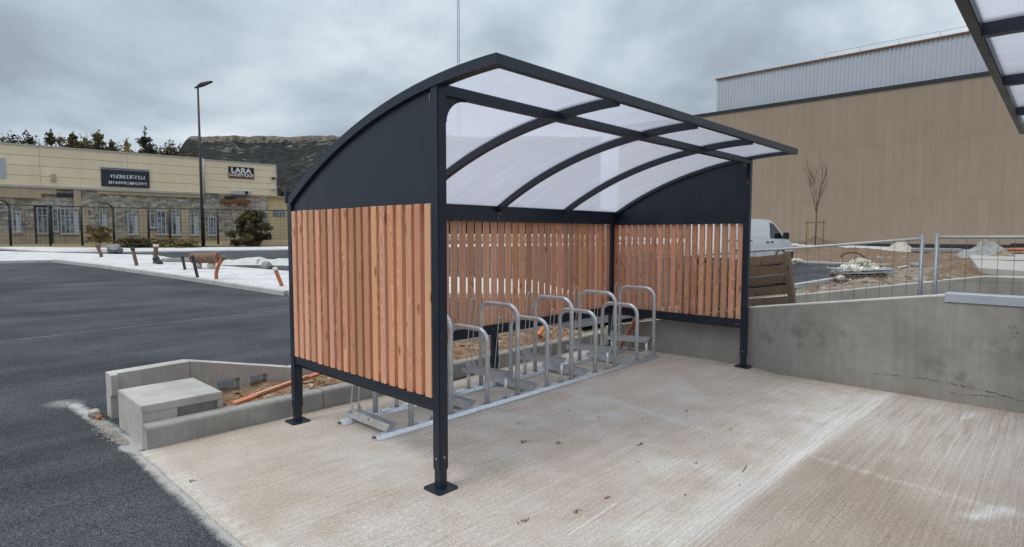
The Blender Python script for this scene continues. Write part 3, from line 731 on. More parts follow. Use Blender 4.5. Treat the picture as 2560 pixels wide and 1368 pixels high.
# ------------------------------------------------------------------ bicycle racks
def hat_rail(x0, x1, yc):
    pr = [(-.052, .0), (-.050, .004), (-.044, .004), (-.024, .030), (.024, .030), (.036, .004), (.050, .004), (.052, 0), (.034, 0), (.022, .026), (-.022, .026), (-.034, 0)]
    n = len(pr); mb = MB()
    vs = [(x0, yc+a, b+.004) for a, b in pr] + [(x1, yc+a, b+.004) for a, b in pr]
    fs = [(i, (i+1) % n, n+(i+1) % n, n+i) for i in range(n)]
    caps = [(0, 1, 2, 11), (2, 3, 10, 11), (3, 4, 9, 10), (4, 5, 8, 9), (5, 6, 7, 8)]
    caps = [(0, 1, 2, 11), (11, 2, 3, 10), (10, 3, 4, 9), (9, 4, 5, 8), (8, 5, 6, 7)]
    mb.add(vs, fs + [c[::-1] for c in caps] + [tuple(q+n for q in c) for c in caps])
    return mb
YF, YB = 1.05, 1.57
def hoop(x, top, r=.0235):
    rb = .125; pts = [(x, YF, .034)]
    for cy, a0 in ((YF+rb, 180), (YB-rb, 90)):
        for k in range(9):
            a = R(a0-k*11.25); pts.append((x, cy+rb*math.cos(a), top-r-rb+rb*math.sin(a)))
    pts.append((x, YB, .034)); return MB().tube(pts, r, 14)
def trough(x, zf, zb, w=.034):
    # folded channel with sloping cut ends, open at the top
    mb = MB(); y0, y1 = 1.00, 1.63; th = .003; hgt = .070
    def zz(y): return zf+(zb-zf)*(y-y0)/(y1-y0)
    for s in (-1, 1):
        pr = [(y0+.035, zz(y0)), (y1, zz(y1)), (y1, zz(y1)+.055), (1.585, zz(1.585)+.055), (1.565, zz(1.565)+.135), (1.555, zz(1.555)+.135), (1.50, zz(1.5)+hgt), (y0+.0, zz(y0)+hgt)]
        pr[0] = (y0+.06, zz(y0)); 
        mb.prism(pr, x+s*w, x+s*(w+th), lambda u, v, q: (q, u, v))
    mb.add([(x-w, y0+.06, zz(y0)), (x+w, y0+.06, zz(y0)), (x+w, y1, zz(y1)), (x-w, y1, zz(y1)), (x-w, y0+.06, zz(y0)+th), (x+w, y0+.06, zz(y0)+th), (x+w, y1, zz(y1)+th), (x-w, y1, zz(y1)+th)],
           [(3, 2, 1, 0), (4, 5, 6, 7), (0, 1, 5, 4), (1, 2, 6, 5), (2, 3, 7, 6), (3, 0, 4, 7)])
    return mb
def rod(x, zb, top, w=.034):
    r = .0045; rb = w; pts = [(x-w, 1.565, zb+.03), (x-w, 1.56, zb+.16), (x-w, 1.50, top-rb)]
    for k in range(1, 8): a = R(180-k*22.5); pts.append((x+rb*math.cos(a), 1.50-.004*math.sin(a), top-rb+rb*math.sin(a)))
    pts += [(x+w, 1.50, top-rb), (x+w, 1.56, zb+.16), (x+w, 1.565, zb+.03)]
    return MB().tube(pts, r, 8)
def rack(label, x0, x1, lows, lhoops, highs, hhoops):
    root = thing('bicycle_rack', label, 'bicycle rack', group='galvanised bicycle racks')
    G = 'galvanised'
    for yc in (YF, YB):
        o = hat_rail(x0, x1, yc).build('floor_rail', G, root)
        bl = [xx for xx in lhoops+hhoops+highs]
        for xx in bl:
            for e in (-.055, .055):
                if x0 < xx+e < x1: disc((xx+e, yc, .034), (0, 0, 1), .009, .007, 6).build('bolt', 'bolt_steel', o)
    for x, top in [(q, .742) for q in lhoops] + [(q, .928) for q in hhoops]:
        o = hoop(x, top).build('hoop', G, root)
        for yc in (YF, YB): disc((x, yc, .0345), (0, 0, 1), .030, .006, 16).build('foot_ring', 'bolt_steel', o)
    for x in lows:
        o = trough(x, .036, .036).build('wheel_trough', G, root); rod(x, .036, .738).build('wheel_holder', G, o)
        bolts(o, [((x-.0375, yy, .085), (-1, 0, 0)) for yy in (1.595, 1.56, 1.30)], .006, .004, 'dark_metal')
    for x in highs:
        o = trough(x, .228, .196).build('wheel_trough', G, root); rod(x, .196, .965).build('wheel_holder', G, o)
        bolts(o, [((x-.0375, yy, .25), (-1, 0, 0)) for yy in (1.595, 1.56)], .006, .004, 'dark_metal')
        for yc, zt in ((YF, .226), (YB, .199)):
            s = MB().tube([(x, yc, .034), (x, yc, zt)], .019, 12).build('trough_support', G, root)
            disc((x, yc, .0345), (0, 0, 1), .028, .006, 16).build('foot_ring', 'bolt_steel', s)
    return root
rack('galvanised rack with six places, its end sticking out below the near slatted side', .20, 2.785, [.345, 1.20, 2.06], [.552, 1.421, 2.284], [.777, 1.663, 2.517], [.978, 1.835, 2.69])
rack('shorter galvanised rack with four places, next to the concrete wall', 2.79, 4.50, [2.92, 3.79], [3.135, 4.02], [3.375, 4.25], [3.53, 4.43])

# ------------------------------------------------------------------ kerbs and concrete by the shelter
def rounded_kerb(x0, x1, y0, y1, h, r=.03, z0=-.06):
    pr = [(y0, z0), (y0, h-r)] + [(y0+r-r*math.cos(R(a)), h-r+r*math.sin(R(a))) for a in (30, 60, 90)] + [(y1-.01, h), (y1, h-.01), (y1, z0)]
    return MB().prism(pr, x0, x1, lambda u, v, w: (w, u, v))
kb = thing('kerb', 'grey rounded kerb behind the shelter, along the back edge of the pavement', 'kerb', (-1.085, 2.08, 0))
xs = [-1.085, .335, 1.33, 2.33, 3.33, 4.33, 4.825]
for i, (a, b) in enumerate(zip(xs[:-1], xs[1:])):
    rounded_kerb(a+1.085, b+1.085-.007, 0, .125, .172+.003*(i % 2)).build('kerb_stone', 'kerb_concrete', kb)
blk = thing('concrete_step_block', 'low square concrete box with a recessed front, at the corner of the kerb', 'concrete block', (-1.08, 2.212, 0))
MB().bbox(0, 0, .240, .585, .69, .302, .006, 2).build('lid', 'block_concrete', blk)
b2 = MB(); b2.bbox(.001, .001, -.06, .245, .689, .2398, .003); b2.bbox(.545, .001, -.06, .584, .689, .2397, .003); b2.box(.244, .06, -.06, .546, .685, .2396); b2.build('body', 'block_concrete', blk)
bk = thing('concrete_kerb_wall', 'tall concrete kerb that drops down a slope behind the low concrete box', 'kerb', (-1.07, 3.2, 0))
pr = [(0, -.06), (.64, -.06), (.64, .393), (0, .378)]
MB().prism(pr, 0, .15, lambda u, v, w: (u, w, v)).build('level_stone', 'block_concrete', bk)
MB().box(-.002, -.055, .20, .05, -.001, .377).build('end_nib', 'block_concrete', bk)
def ztop(u): return .393-(u-.644)*.226
def seg_(u0, u1, zb): return MB().prism([(u0, zb), (u1, zb), (u1, ztop(u1)), (u0, ztop(u0))], 0, .15, lambda u, v, w: (u, w, v))
for u0, u1, zb in ((.646, .88, -.06), (.881, 1.10, .16), (1.101, 1.20, -.06), (1.201, 1.38, .15), (1.381, 1.63, -.06)): seg_(u0, u1, zb).build('ramp_stone', 'block_concrete', bk)
kerb_run('rear_kerb', [(.57, 3.22), (4.95, 3.22)], .13, .16, 'pale_kerb_concrete', 'pale kerb on the far side of the soil strip, seen under the back slats')

# timber left lying in the soil strip
def plank(name, a, b, w, th, mat, label, cat, roll=0., group=None):
    a = Vector(a); b = Vector(b); L = (b-a).length
    o = MB().bbox(-w/2, -th/2, 0, w/2, th/2, L, .002).build(name, mat, None, label=label, cat=cat, group=group)
    q = (b-a).to_track_quat('Z', 'Y'); o.rotation_mode = 'QUATERNION'
    from mathutils import Quaternion
    o.rotation_quaternion = q @ Quaternion((0, 0, 1), roll); o.location = a; return o
plank('timber_board', (-.42, 2.20, .185), (.62, 2.62, .205), .05, .026, 'form_timber', 'orange timber board lying on the soil against the kerb, left of the shelter', 'board', R(8))
plank('timber_board', (-.20, 2.27, .205), (.40, 2.50, .225), .03, .022, 'douglas_wood', 'pale narrow batten lying on top of the orange board', 'board', R(4))
plank('timber_board', (4.60, 1.68, .012), (4.80, 1.52, .46), .17, .02, 'form_timber', 'red-brown board leaning on the wall behind the far end of the racks', 'board', R(-35))
plank('timber_board', (3.95, 2.62, .17), (4.35, 2.80, .28), .06, .03, 'form_timber', 'short orange stick poking out of the soil behind the racks', 'board', 0)
MB().tube([(x, 2.03+.025*math.sin(x*3.1)+.012*math.sin(x*9), .012) for x in [1.0+i*.06 for i in range(22)]], .008, 6).build('cable', 'cable_black', None, label='black cable lying on the pavement along the kerb behind the racks', cat='cable')
MB().tube([(4.70, 1.60, .012), (4.62, 1.50, .012), (4.66, 1.36, .014), (4.74, 1.30, .10), (4.80, 1.24, .34)], .006, 6).build('cable', 'cable_black', None, label='thin black cable running up the wall beside the leaning board', cat='cable')
rngd = random.Random(11)
def rock(r, seed, sq=.7, n=2):
    bm = bmesh.new(); bmesh.ops.create_icosphere(bm, subdivisions=n, radius=r)
    for q in bm.verts:
        k = 1+.32*noise.noise(q.co*(1.6/r)+Vector((seed, seed*2, 0))); q.co *= k; q.co.z *= sq
    mb = MB(); bm.verts.index_update(); mb.add([q.co.copy() for q in bm.verts], [[q.index for q in f.verts] for f in bm.faces]); bm.free(); return mb
rock(.05, 3, .8).build('broken_brick', 'stone_pale', None, loc=(-1.17, 3.33, .03), label='white and orange lump of rubble beside the kerb wall on the asphalt edge', cat='rubble')
rock(.028, 8, .7).build('broken_brick', 'orange_pvc', None, loc=(-1.155, 3.22, .015), label='small orange brick fragment below the white lump at the kerb end', cat='rubble')
mb = MB()
for k in range(700):
    yy = rngd.uniform(2.35, 3.3); xx = -1.13-abs(rngd.gauss(0, .045)); s_ = rngd.uniform(.003, .010)
    q = rock(s_, k, .7, 1) if k < 0 else None
    o_ = Vector((xx, yy, s_*.3-.012)); mb.add([o_+Vector(v)*s_ for v in ((1, 0, 0), (-.6, .8, 0), (-.6, -.8, 0), (0, .1, .9), (.2, .9, .4))], [(0, 1, 3), (1, 2, 3), (2, 0, 3), (0, 4, 1), (0, 3, 4), (1, 4, 3)])
mb.build('gravel_scatter', 'stone_pale', None, kind='stuff', label='loose gravel in the gap between asphalt and concrete box', cat='gravel')

# dry leaves and dirt specks on the pavement
def litter(px, py, size, mat, label, seed, grp):
    size *= .72; p = onz(px, py); rr = random.Random(seed); mb = MB()
    for k in range(9):
        c = Vector((rr.gauss(0, size*.55), rr.gauss(0, size*.3), .004+rr.random()*.006)); a = rr.uniform(0, 6.28); s_ = size*rr.uniform(.18, .5)
        u = Vector((math.cos(a), math.sin(a), rr.uniform(-.2, .5)))*s_; w = Vector((-math.sin(a), math.cos(a), rr.uniform(-.3, .3)))*s_*rr.uniform(.2, .5)
        vs = [c-u, c-w, c+u, c+w]; mb.add(vs+[q+Vector((0, 0, -.0015)) for q in vs], [(0, 1, 2, 3), (7, 6, 5, 4), (0, 4, 5, 1), (1, 5, 6, 2), (2, 6, 7, 3), (3, 7, 4, 0)])
    mb.build('dry_litter', mat, None, loc=(p.x, p.y, slab_z(p.x, p.y)+.001), label=label, cat='leaf litter', group=grp)
for i, (px, py, s_) in enumerate(((1310, 1107, .05), (1395, 1110, .04), (1310, 1302, .035), (1443, 1280, .035), (1515, 1247, .035), (1740, 1159, .02), (1828, 1074, .02), (1497, 1045, .02))):
    litter(px, py, s_, 'dead_leaf', 'small brown dry leaf scrap lying on the open pavement', i, 'brown leaf scraps on the pavement')
for i, (px, py, s_) in enumerate(((1602, 1112, .04), (1715, 1028, .025), (1423, 1028, .018), (1294, 1062, .012), (1824, 987, .012), (1592, 1157, .012), (1712, 1240, .015), (1850, 1215, .012), (478, 1205, .035))):
    litter(px, py, s_, 'dark_litter', 'small dark speck of debris lying on the open pavement', 40+i, 'dark debris specks on the pavement')
p = onz(1862, 1172); MB().tube([(-.07, -.012, .003), (.0, 0, .004), (.07, .016, .003)], .0022, 6).build('twig', 'twig', None, loc=(p.x, p.y, slab_z(p.x, p.y)+.001), label='thin brown twig lying alone on the pavement near the wall side', cat='twig')

# ------------------------------------------------------------------ retaining walls
def ramp_wall(name, x0, x1, prof, mat, label, coping='wall_cap_concrete'):
    y0 = prof[-1][0]; root = thing(name, label, 'wall', (x0, y0, 0))
    pr = [(prof[0][0]-y0, -.3)] + [(a-y0, b-.012) for a, b in prof] + [(0, -.3)]
    o = MB().prism(pr, 0, x1-x0, lambda u, v, w: (w, u, v)).build('wall_body', mat, root)
    pr = [(a-y0, b-.012) for a, b in prof] + [(a-y0, b) for a, b in reversed(prof)]
    MB().prism(pr, .004, x1-x0-.004, lambda u, v, w: (w, u, v)).build('coping', coping, root)
    return root
ramp_wall('retaining_wall', 4.831, 5.03, [(2.07, .262), (1.25, .432), (-.03, .722), (-1.93, 1.008), (-2.0, 1.012), (-9., 1.02)], 'wall_concrete', 'stained grey concrete wall rising along the right edge of the pavement')
ramp_wall('retaining_wall', 6.9, 7.1, [(2.4, .30), (.245, .684), (-2.07, 1.098), (-2.44, 1.102), (-9., 1.12)], 'far_wall_concrete', 'farther concrete wall with a white top, behind the mesh fence panels')
sc = MB(); pr = [(-.012, -.075), (-.008, -.075), (-.008, .003), (.207, .003), (.207, -.075), (.211, -.075), (.211, .008), (.0, .010), (-.012, .006)]
sc.prism(pr, 0, 7.0, lambda u, v, w: (u, w, v)); sc.build('steel_channel', 'steel_cap', None, loc=(4.831, -8.94, 1.019), label='pale galvanised steel channel capping the top of the near concrete wall', cat='wall cap')

# ------------------------------------------------------------------ mesh fence panels between the walls
def mesh_panel(y0, y1, z0t, z1t, p0t, p1t, label):
    x = 5.25; root = thing('site_fence', label, 'fence panel', (x, y0, -.02), 0, 'site fence panels'); o = Vector((x, y0, -.02))
    def P(y, z): return Vector((x, y, z))-o
    for y, tp in ((y0, p0t), (y1, p1t)): MB().tube([P(y, .10), P(y, tp)], .021, 12).build('post', 'fence_steel', root)
    for y in (y0, y1): MB().bbox(-.11, y-y0-.35, 0, .11, y-y0+.35, .14, .02).build('concrete_foot', 'kerb_concrete', root)
    MB().tube([P(y0, z0t), P(y1, z1t)], .0165, 10).build('top_rail', 'fence_rail', root)
    MB().tube([P(y0, z0t-1.35), P(y1, z1t-1.35)], .0165, 10).build('bottom_rail', 'fence_rail', root)
    L = abs(y1-y0); n = int(L/.125); mb = MB()
    for i in range(1, n):
        t_ = i/n; y = y0+(y1-y0)*t_; zt = z0t+(z1t-z0t)*t_; mb.tube([P(y, zt-1.35), P(y, zt)], .0022, 5, False)
    for k in range(1, 6):
        e = 1.35*k/6; mb.tube([P(y0, z0t-e), P(y1, z1t-e)], .0022, 5, False)
    w = mb.build('wire_mesh', 'mesh_wire', root); w['kind'] = 'stuff'
mesh_panel(-1.671, 1.86, 1.562, 1.225, 1.613, 1.30, 'sloping mesh fence panel behind the near wall, left of the gap between the two posts')
mesh_panel(-1.80, -5.3, 1.578, 1.60, 1.622, 1.65, 'level mesh fence panel at the right edge of the picture behind the near wall')

# ------------------------------------------------------------------ wooden pallet on its side
pl = thing('wooden_pallet', 'weathered wooden pallet standing on edge behind the slatted far side of the shelter', 'pallet', (5.66, -.36, -.02))
pl.rotation_euler = (R(-9), R(5), 0)
PWd, PHt = 1.62, 1.42
mb = MB(); mb.bbox(-.011, -PWd/2+.055, -.056, .011, PWd/2-.0, .056, .003); bme = mb.mesh('board', 'pallet_wood')
rr = random.Random(3)
for i in range(10):
    link('board', bme, pl, (-.052, PWd/2, .07+i*.142+rr.uniform(-.008, .008)), (rr.uniform(-.012, .012), 0, 0))
for i in range(5): link('board', bme, pl, (.062, PWd/2, .10+i*.31), (0, 0, 0))
mb = MB(); mb.bbox(-.04, -.035, 0, .05, .035, PHt, .004); sme = mb.mesh('bearer', 'pallet_wood')
for y in (.02, PWd/2, PWd-.05): link('bearer', sme, pl, (0, y, 0))

# ------------------------------------------------------------------ white van
def build_van(px, py):
    p = ground_at(px, py)
    root = thing('white_van', 'white panel van parked on the street in front of the brown warehouse', 'van', (p.x, p.y, gz(p.x, p.y)-.01), R(-14))
    # local: +x forward, +y left (away from camera), right side faces the camera; origin below the front right wheel
    L0, L1, Wd = -3.85, .92, 1.9
    side = [(L0, .42), (L0-.03, .75), (L0, 1.15), (L0+.06, 1.80), (L0+.16, 1.93), (L0+.6, 1.965), (-1.5, 1.97), (-.75, 1.95), (-.52, 1.88), (-.25, 1.70), (.22, 1.26), (.42, 1.13), (.72, 1.02), (.86, .86), (.92, .62), (.90, .42), (.84, .30), (-3.5, .28)]
    def inset(z): return .02+.10*max(0, (z-1.0)/.97)**1.4 + .03*max(0, (.5-z)/.5)
    def body(xz, sgn):
        x, z = xz; return Vector((x, -.02+inset(z) if sgn < 0 else Wd-.02-inset(z), z))
    mb = MB(); n = len(side)
    A = [body(q, -1) for q in side]; B = [body(q, 1) for q in side]
    # crown of the side panels: a middle ring slightly proud at the belt line comes from the inset curve
    cen = sum((Vector((q[0], 0, q[1])) for q in side), Vector())/n
    mb.add(A+B, [(i, (i+1) % n, n+(i+1) % n, n+i) for i in range(n)], False)
    # triangulated sides through a belt line
    bm = bmesh.new(); va = [bm.verts.new(q) for q in A]; f = bm.faces.new(va); vb = [bm.verts.new(q) for q in B]; f2 = bm.faces.new(vb)
    for zz in (.55, .8, 1.0, 1.2, 1.4, 1.6, 1.8): bmesh.ops.bisect_plane(bm, geom=bm.verts[:]+bm.edges[:]+bm.faces[:], plane_co=(0, 0, zz), plane_no=(0, 0, 1))
    for q in bm.verts:
        i_ = inset(q.co.z); q.co.y = (-.02+i_) if q.co.y < Wd/2 else Wd-.02-i_
    bm.verts.index_update(); mb.add([q.co.copy() for q in bm.verts], [[q.index for q in ff.verts] for ff in bm.faces], True); bm.free()
    bo = mb.build('body', 'van_paint', root)
    def skin(poly, off, mat, name, par, th=.006):
        vs = [Vector((x, -.02+inset(z)-off, z)) for x, z in poly]; m_ = len(vs)
        q = MB(); q.add(vs+[v+Vector((0, th+off, 0)) for v in vs], [tuple(range(m_)), tuple(range(m_, 2*m_))[::-1]]+[(i, m_+i, m_+(i+1) % m_, (i+1) % m_) for i in range(m_)]); return q.build(name, mat, par)
    dr = skin([(-.72, 1.84), (-.44, 1.78), (-.22, 1.60), (.14, 1.27), (.16, 1.16), (-.70, 1.16), (-.74, 1.22)], .004, 'van_glass', 'side_window', root)
    skin([(-.76, 1.88), (-.735, 1.88), (-.745, .45), (-.77, .45)], .003, 'black_plastic', 'door_gap', root)
    skin([(.19, 1.25), (.21, 1.25), (.20, .75), (.18, .75)], .003, 'black_plastic', 'door_gap', root)
    skin([(-1.95, 1.90), (-1.935, 1.90), (-1.935, .45), (-1.95, .45)], .003, 'black_plastic', 'door_gap', root)
    skin([(-3.6, 1.10), (-1.95, 1.10), (-1.95, 1.065), (-3.6, 1.065)], .012, 'black_plastic', 'slide_track', root)
    for hx in (-.62, -.92): skin([(hx-.09, 1.045), (hx+.09, 1.045), (hx+.09, .99), (hx-.09, .99)], .022, 'black_plastic', 'door_handle', root)
    # pressed panel in the load side
    skin([(-3.55, 1.70), (-2.1, 1.72), (-2.06, 1.66), (-2.06, 1.26), (-2.12, 1.20), (-3.55, 1.20), (-3.62, 1.26), (-3.62, 1.64)], .008, 'van_paint', 'side_pressing', root)
    skin([(-1.80, 1.72), (-.92, 1.72), (-.86, 1.66), (-.86, 1.26), (-.92, 1.20), (-1.80, 1.20), (-1.86, 1.26), (-1.86, 1.66)], .008, 'van_paint', 'side_pressing', root)
    skin([(L0-.02, .40), (-3.25, .40), (-3.25, .30), (L0-.02, .30)], .02, 'black_plastic', 'bumper', root)
    skin([(-2.45, .42), (-.45, .42), (-.45, .30), (-2.45, .30)], .02, 'black_plastic', 'sill_trim', root)
    skin([(.46, .60), (.93, .60), (.91, .32), (.40, .32)], .02, 'black_plastic', 'bumper', root)
    skin([(.50, 1.04), (.74, .98), (.86, .80), (.60, .82)], .012, 'lamp_glass', 'headlight', root)
    ws = MB(); vs = [Vector((-.26, .20, 1.715)), Vector((-.26, Wd-.24, 1.715)), Vector((.235, Wd-.12, 1.262)), Vector((.235, .08, 1.262))]
    nn = Vector((.03, 0, .035)); ws.add([v+nn for v in vs]+[v-nn*.3 for v in vs], [(0, 1, 2, 3), (7, 6, 5, 4), (0, 4, 5, 1), (1, 5, 6, 2), (2, 6, 7, 3), (3, 7, 4, 0)]); ws.build('windscreen', 'van_glass', root)
    mi = MB(); mi.bbox(.02, -.30, 1.14, .16, -.06, 1.42, .03, 2); mi.bbox(.04, -.08, 1.18, .12, .10, 1.26, .01); mi.build('mirror', 'black_plastic', root)
    MB().tube([(-.9, .9, 1.95), (-1.15, .9, 2.3)], .006, 5).build('aerial', 'black_plastic', root)
    for wx in (.0, -3.0):
        for wy, sg in ((.10, -1), (Wd-.14, 1)):
            w = MB(); prof = [(.0, .19), (.03, .20), (.035, .30), (.02, .325), (-.10, .33), (-.18, .325), (-.20, .19)]; k = 24; vs = []
            for a in range(k):
                an = 2*math.pi*a/k
                for d_, r_ in prof: vs.append((wx+r_*math.cos(an), wy+sg*d_+(.0), .33+r_*math.sin(an)))
            m_ = len(prof); w.add(vs, [(a*m_+i, a*m_+(i+1) % m_, ((a+1) % k)*m_+(i+1) % m_, ((a+1) % k)*m_+i) for a in range(k) for i in range(m_)], True)
            wo = w.build('wheel', 'rubber', root)
            MB().tube([(wx, wy+sg*.012, .33), (wx, wy-sg*.1, .33)], .195, 20).build('rim', 'rim_grey', wo)
            arch = MB()
            for i in range(12):
                a0, a1 = R(i*15), R((i+1)*15)
                arch.add([(wx+r_*math.cos(a), -.028 if sg < 0 else Wd-.012, .33+r_*math.sin(a)) for a in (a0, a1) for r_ in (.33, .40)], [(0, 1, 3, 2)])
            arch.build('wheel_arch', 'black_plastic', root)
    return root
build_van(1950, 664)

# ------------------------------------------------------------------ site clutter on the right
def heap(name, px, py, w, d_, h, mat, label, seed, cat='heap', base=None):
    p = ground_at(px, py); mb = MB(); n = 26
    for j in range(n+1):
        for i in range(n+1):
            a = i/n*2-1; b = j/n*2-1; r_ = math.hypot(a, b); k = max(0, 1-r_)**.9
            x_, y_ = p.x+b*d_, p.y+a*w; z_ = dirt_z(x_, y_) if x_ < 27 else gz(x_, y_)+.1
            mb.v.append((b*d_, a*w, z_-.08+k*h*(1+.5*nz(a*2+seed, b*2, seed, 1, 4))+k*.18*h*nz(a*6, b*6, seed, 1.5, 3)))
    for j in range(n):
        for i in range(n): mb.f.append([j*(n+1)+i, j*(n+1)+i+1, (j+1)*(n+1)+i+1, (j+1)*(n+1)+i]); mb.sm.append(False)
    return mb.build(name, mat, None, loc=(p.x, p.y, 0), label=label, cat=cat)
heap('gravel_heap', 2460, 652, 1.35, 1.4, .95, 'grey_gravel', 'grey gravel heap at the back of the site near the right edge', 2)
heap('dirt_heap', 2500, 655, 1.0, 1.0, .55, 'site_dirt', 'brown dirt heap spilling beside the grey gravel heap', 5)
heap('rubble_heap', 2250, 632, .95, .9, .80, 'stone_pale', 'small pale rubble heap in front of the warehouse pavement', 7)
heap('dirt_heap', 2042, 616, 1.5, 1.4, .75, 'red_dirt', 'reddish earth mound around the foot of the young tree', 9)
heap('dirt_heap', 2390, 690, 1.2, 1.2, .42, 'red_dirt', 'rough reddish dirt pile against the pale slab behind the far wall', 12)
sd_ = [ground_at(*q) for q in ((2445, 692), (2422, 655))]
pads = sheet('pale_slab', [[(sd_[0].x, sd_[0].y), (sd_[1].x, sd_[1].y), (40., -3.), (40., -14.), (16., -9.)]], .30, 'pad_concrete')
dp = ground_at(2150, 699)
dz_ = dirt_z(dp.x, dp.y)
dr_ = R(-58)
fp = thing('flat_pallet', 'low wooden pallet under the bundle of grey bars in the dirt', 'pallet', (dp.x, dp.y, dz_), dr_)
for y in (-.36, 0, .36): MB().bbox(-.78, y-.045, 0, .78, y+.045, .085, .004).build('bearer', 'pallet_wood', fp)
for i in range(7): MB().bbox(-.76+i*.23, -.44, .0855, -.62+i*.23, .44, .108, .003).build('board', 'pallet_wood', fp)
rr = random.Random(6)
rot = Matrix.Rotation(dr_, 3, 'Z')
for i in range(12):
    a = rot @ Vector((rr.uniform(-.95, -.7), -.36+i*.065, .13+.07*(i % 3)+rr.uniform(0, .02))); b = rot @ Vector((rr.uniform(.55, .95), -.38+i*.066, .135+.07*((i+1) % 3)+rr.uniform(0, .05)))
    plank('metal_bar', Vector((dp.x, dp.y, dz_))+a, Vector((dp.x, dp.y, dz_))+b, .05, .04, 'grey_metal', 'grey metal bar in the bundle stacked on the low pallet', 'bar', rr.uniform(0, 1), 'grey bars on the low pallet')
mb = MB()
for i in range(70):
    c = rot @ Vector((rr.gauss(.0, .30), rr.gauss(0, .17), 0)); hh = .28+.30*math.exp(-(c.x**2+c.y**2)/.13)
    a0 = rr.uniform(0, 6.28); pts = []
    for k in range(9):
        a = a0+k*.75; r_ = rr.uniform(.07, .16); pts.append((c.x+r_*math.cos(a), c.y+r_*math.sin(a), hh+rr.uniform(-.11, .06)))
    mb.tube(pts, .011, 4, False)
for i in range(30):
    c = rot @ Vector((rr.gauss(0, .25), rr.gauss(0, .14), 0)); s_ = rr.uniform(.08, .2)
    q = rock(s_, i*3.1, .6, 1); mb.add([Vector(v)+Vector((c.x, c.y, .24+.12*rr.random())) for v in q.v], q.f)
mb.build('strap_tangle', 'strap_white', None, loc=(dp.x, dp.y, dz_), label='tangle of cream plastic straps and sheeting heaped on the grey bars', cat='strap pile')
for i, (px, py, s_, m_, lb) in enumerate(((2100, 703, .14, 'stone_pale', 'pale angular stone in front of the pallet with the grey bars'), (2228, 690, .16, 'stone_grey', 'grey stone right of the pallet with the grey bars'), (2252, 648, .16, 'strap_white', 'left one of two white lumps on the far red dirt'), (2264, 655, .18, 'strap_white', 'right one of two white lumps on the far red dirt'), (1993, 660, .3, 'stone_pale', 'pale lump lying on the street asphalt right of the van'), (1978, 722, .16, 'stone_grey', 'dark stone at the left end of the dirt beside the pallet'), (2290, 668, .22, 'stone_grey', 'grey broken stone by the end of the street kerb'))):
    p = ground_at(px, py); zz = dirt_z(p.x, p.y) if p.y < 2.55 else gz(p.x, p.y)
    rock(s_, i*5+1, .6).build('stone', m_, None, loc=(p.x, p.y, zz+s_*.25), label=lb, cat='stone')
p = ground_at(2130, 655)
mb = MB().tube([(0, .55*math.cos(R(a)), .42*math.sin(R(a))) for a in range(-10, 200, 15)], .05, 8); mb.build('pipe_arch', 'brown_pvc', None, loc=(p.x, p.y, gz(p.x, p.y)+.05), rot=(0, 0, R(10)), label='reddish brown pipe bent into an arch on the far dirt bank', cat='pipe')
p = ground_at(2548, 650)
MB().tube([(0, .9, .30), (0, 0, .34), (0, -1.6, .34)], .10, 10).build('drain_pipe', 'orange_pvc', None, loc=(p.x, p.y, gz(p.x, p.y)+.18), label='orange pipe lying at the right edge behind the pale slab', cat='pipe')
MB().bbox(-.3, -1.6, 0, .4, .5, .34, .12, 2).build('black_sheeting', 'black_plastic', None, loc=(p.x+.5, p.y, gz(p.x, p.y)+.48), label='black folded sheeting on top of the orange pipe at the right edge', cat='sheeting')
p = ground_at(2345, 640)
MB().bbox(-.25, -1.1, 0, .25, 1.3, .25, .05).build('concrete_beam', 'stone_grey', None, loc=(p.x, p.y, gz(p.x, p.y)+.2), label='dark concrete beam lying behind the two fence posts', cat='beam')

# ------------------------------------------------------------------ young tree with stakes
tp = ground_at(2038, 618)
rt = random.Random(21)
def bare_tree(root, base, h, mat='twig'):
    tr = MB(); fork = base+Vector((0, 0, h*.46)); tr.tube([base, base+Vector((.02, .0, h*.25)), fork], [.055, .048, .042], 8); o = tr.build('trunk', mat, root)
    cr = MB()
    def limb(p, d_, L, r_, depth):
        pts = [p]; q = p.copy(); dd = d_.copy()
        for k in range(5):
            dd = (dd + Vector((rt.gauss(0, .06), rt.gauss(0, .06), .10))).normalized(); q = q+dd*(L/5); pts.append(q.copy())
        cr.tube(pts, [r_*(1-.15*k) for k in range(6)], 5, False)
        if depth:
            for k in range(4 if depth > 1 else 5):
                i_ = rt.randint(1, 5); a = rt.uniform(0, 6.28); limb(pts[i_], (dd*1.0+Vector((math.cos(a)*.42, math.sin(a)*.42, .1))).normalized(), L*rt.uniform(.4, .6), r_*.5, depth-1)
    for k in range(6):
        a = k*1.05+rt.uniform(-.3, .3); s_ = rt.uniform(.10, .26); limb(fork, Vector((math.cos(a)*s_, math.sin(a)*s_, 1)).normalized(), h*rt.uniform(.40, .52), .026, 2)
    cr.build('branches', mat, root)
yt = thing('young_tree', 'bare young tree tied between two wooden stakes in front of the warehouse', 'tree', (tp.x, tp.y, gz(tp.x, tp.y)))
bare_tree(yt, Vector((0, 0, 0)), 5.4)
st = thing('tree_stakes', 'pair of wooden stakes with a crossbar holding the bare young tree', 'tree support', (tp.x, tp.y, gz(tp.x, tp.y)))
u = Vector((RT.x, RT.y, 0)).normalized()
for s_ in (-1, 1): MB().tube([u*(.62*s_)+Vector((-.2, 0, -.1)), u*(.62*s_)+Vector((-.2, 0, 2.02+.04*s_))], .045, 8).build('stake', 'stake_wood', st)
MB().tube([u*-.78+Vector((-.26, 0, 1.84)), u*.78+Vector((-.26, 0, 1.86))], .04, 8).build('crossbar', 'stake_wood', st)

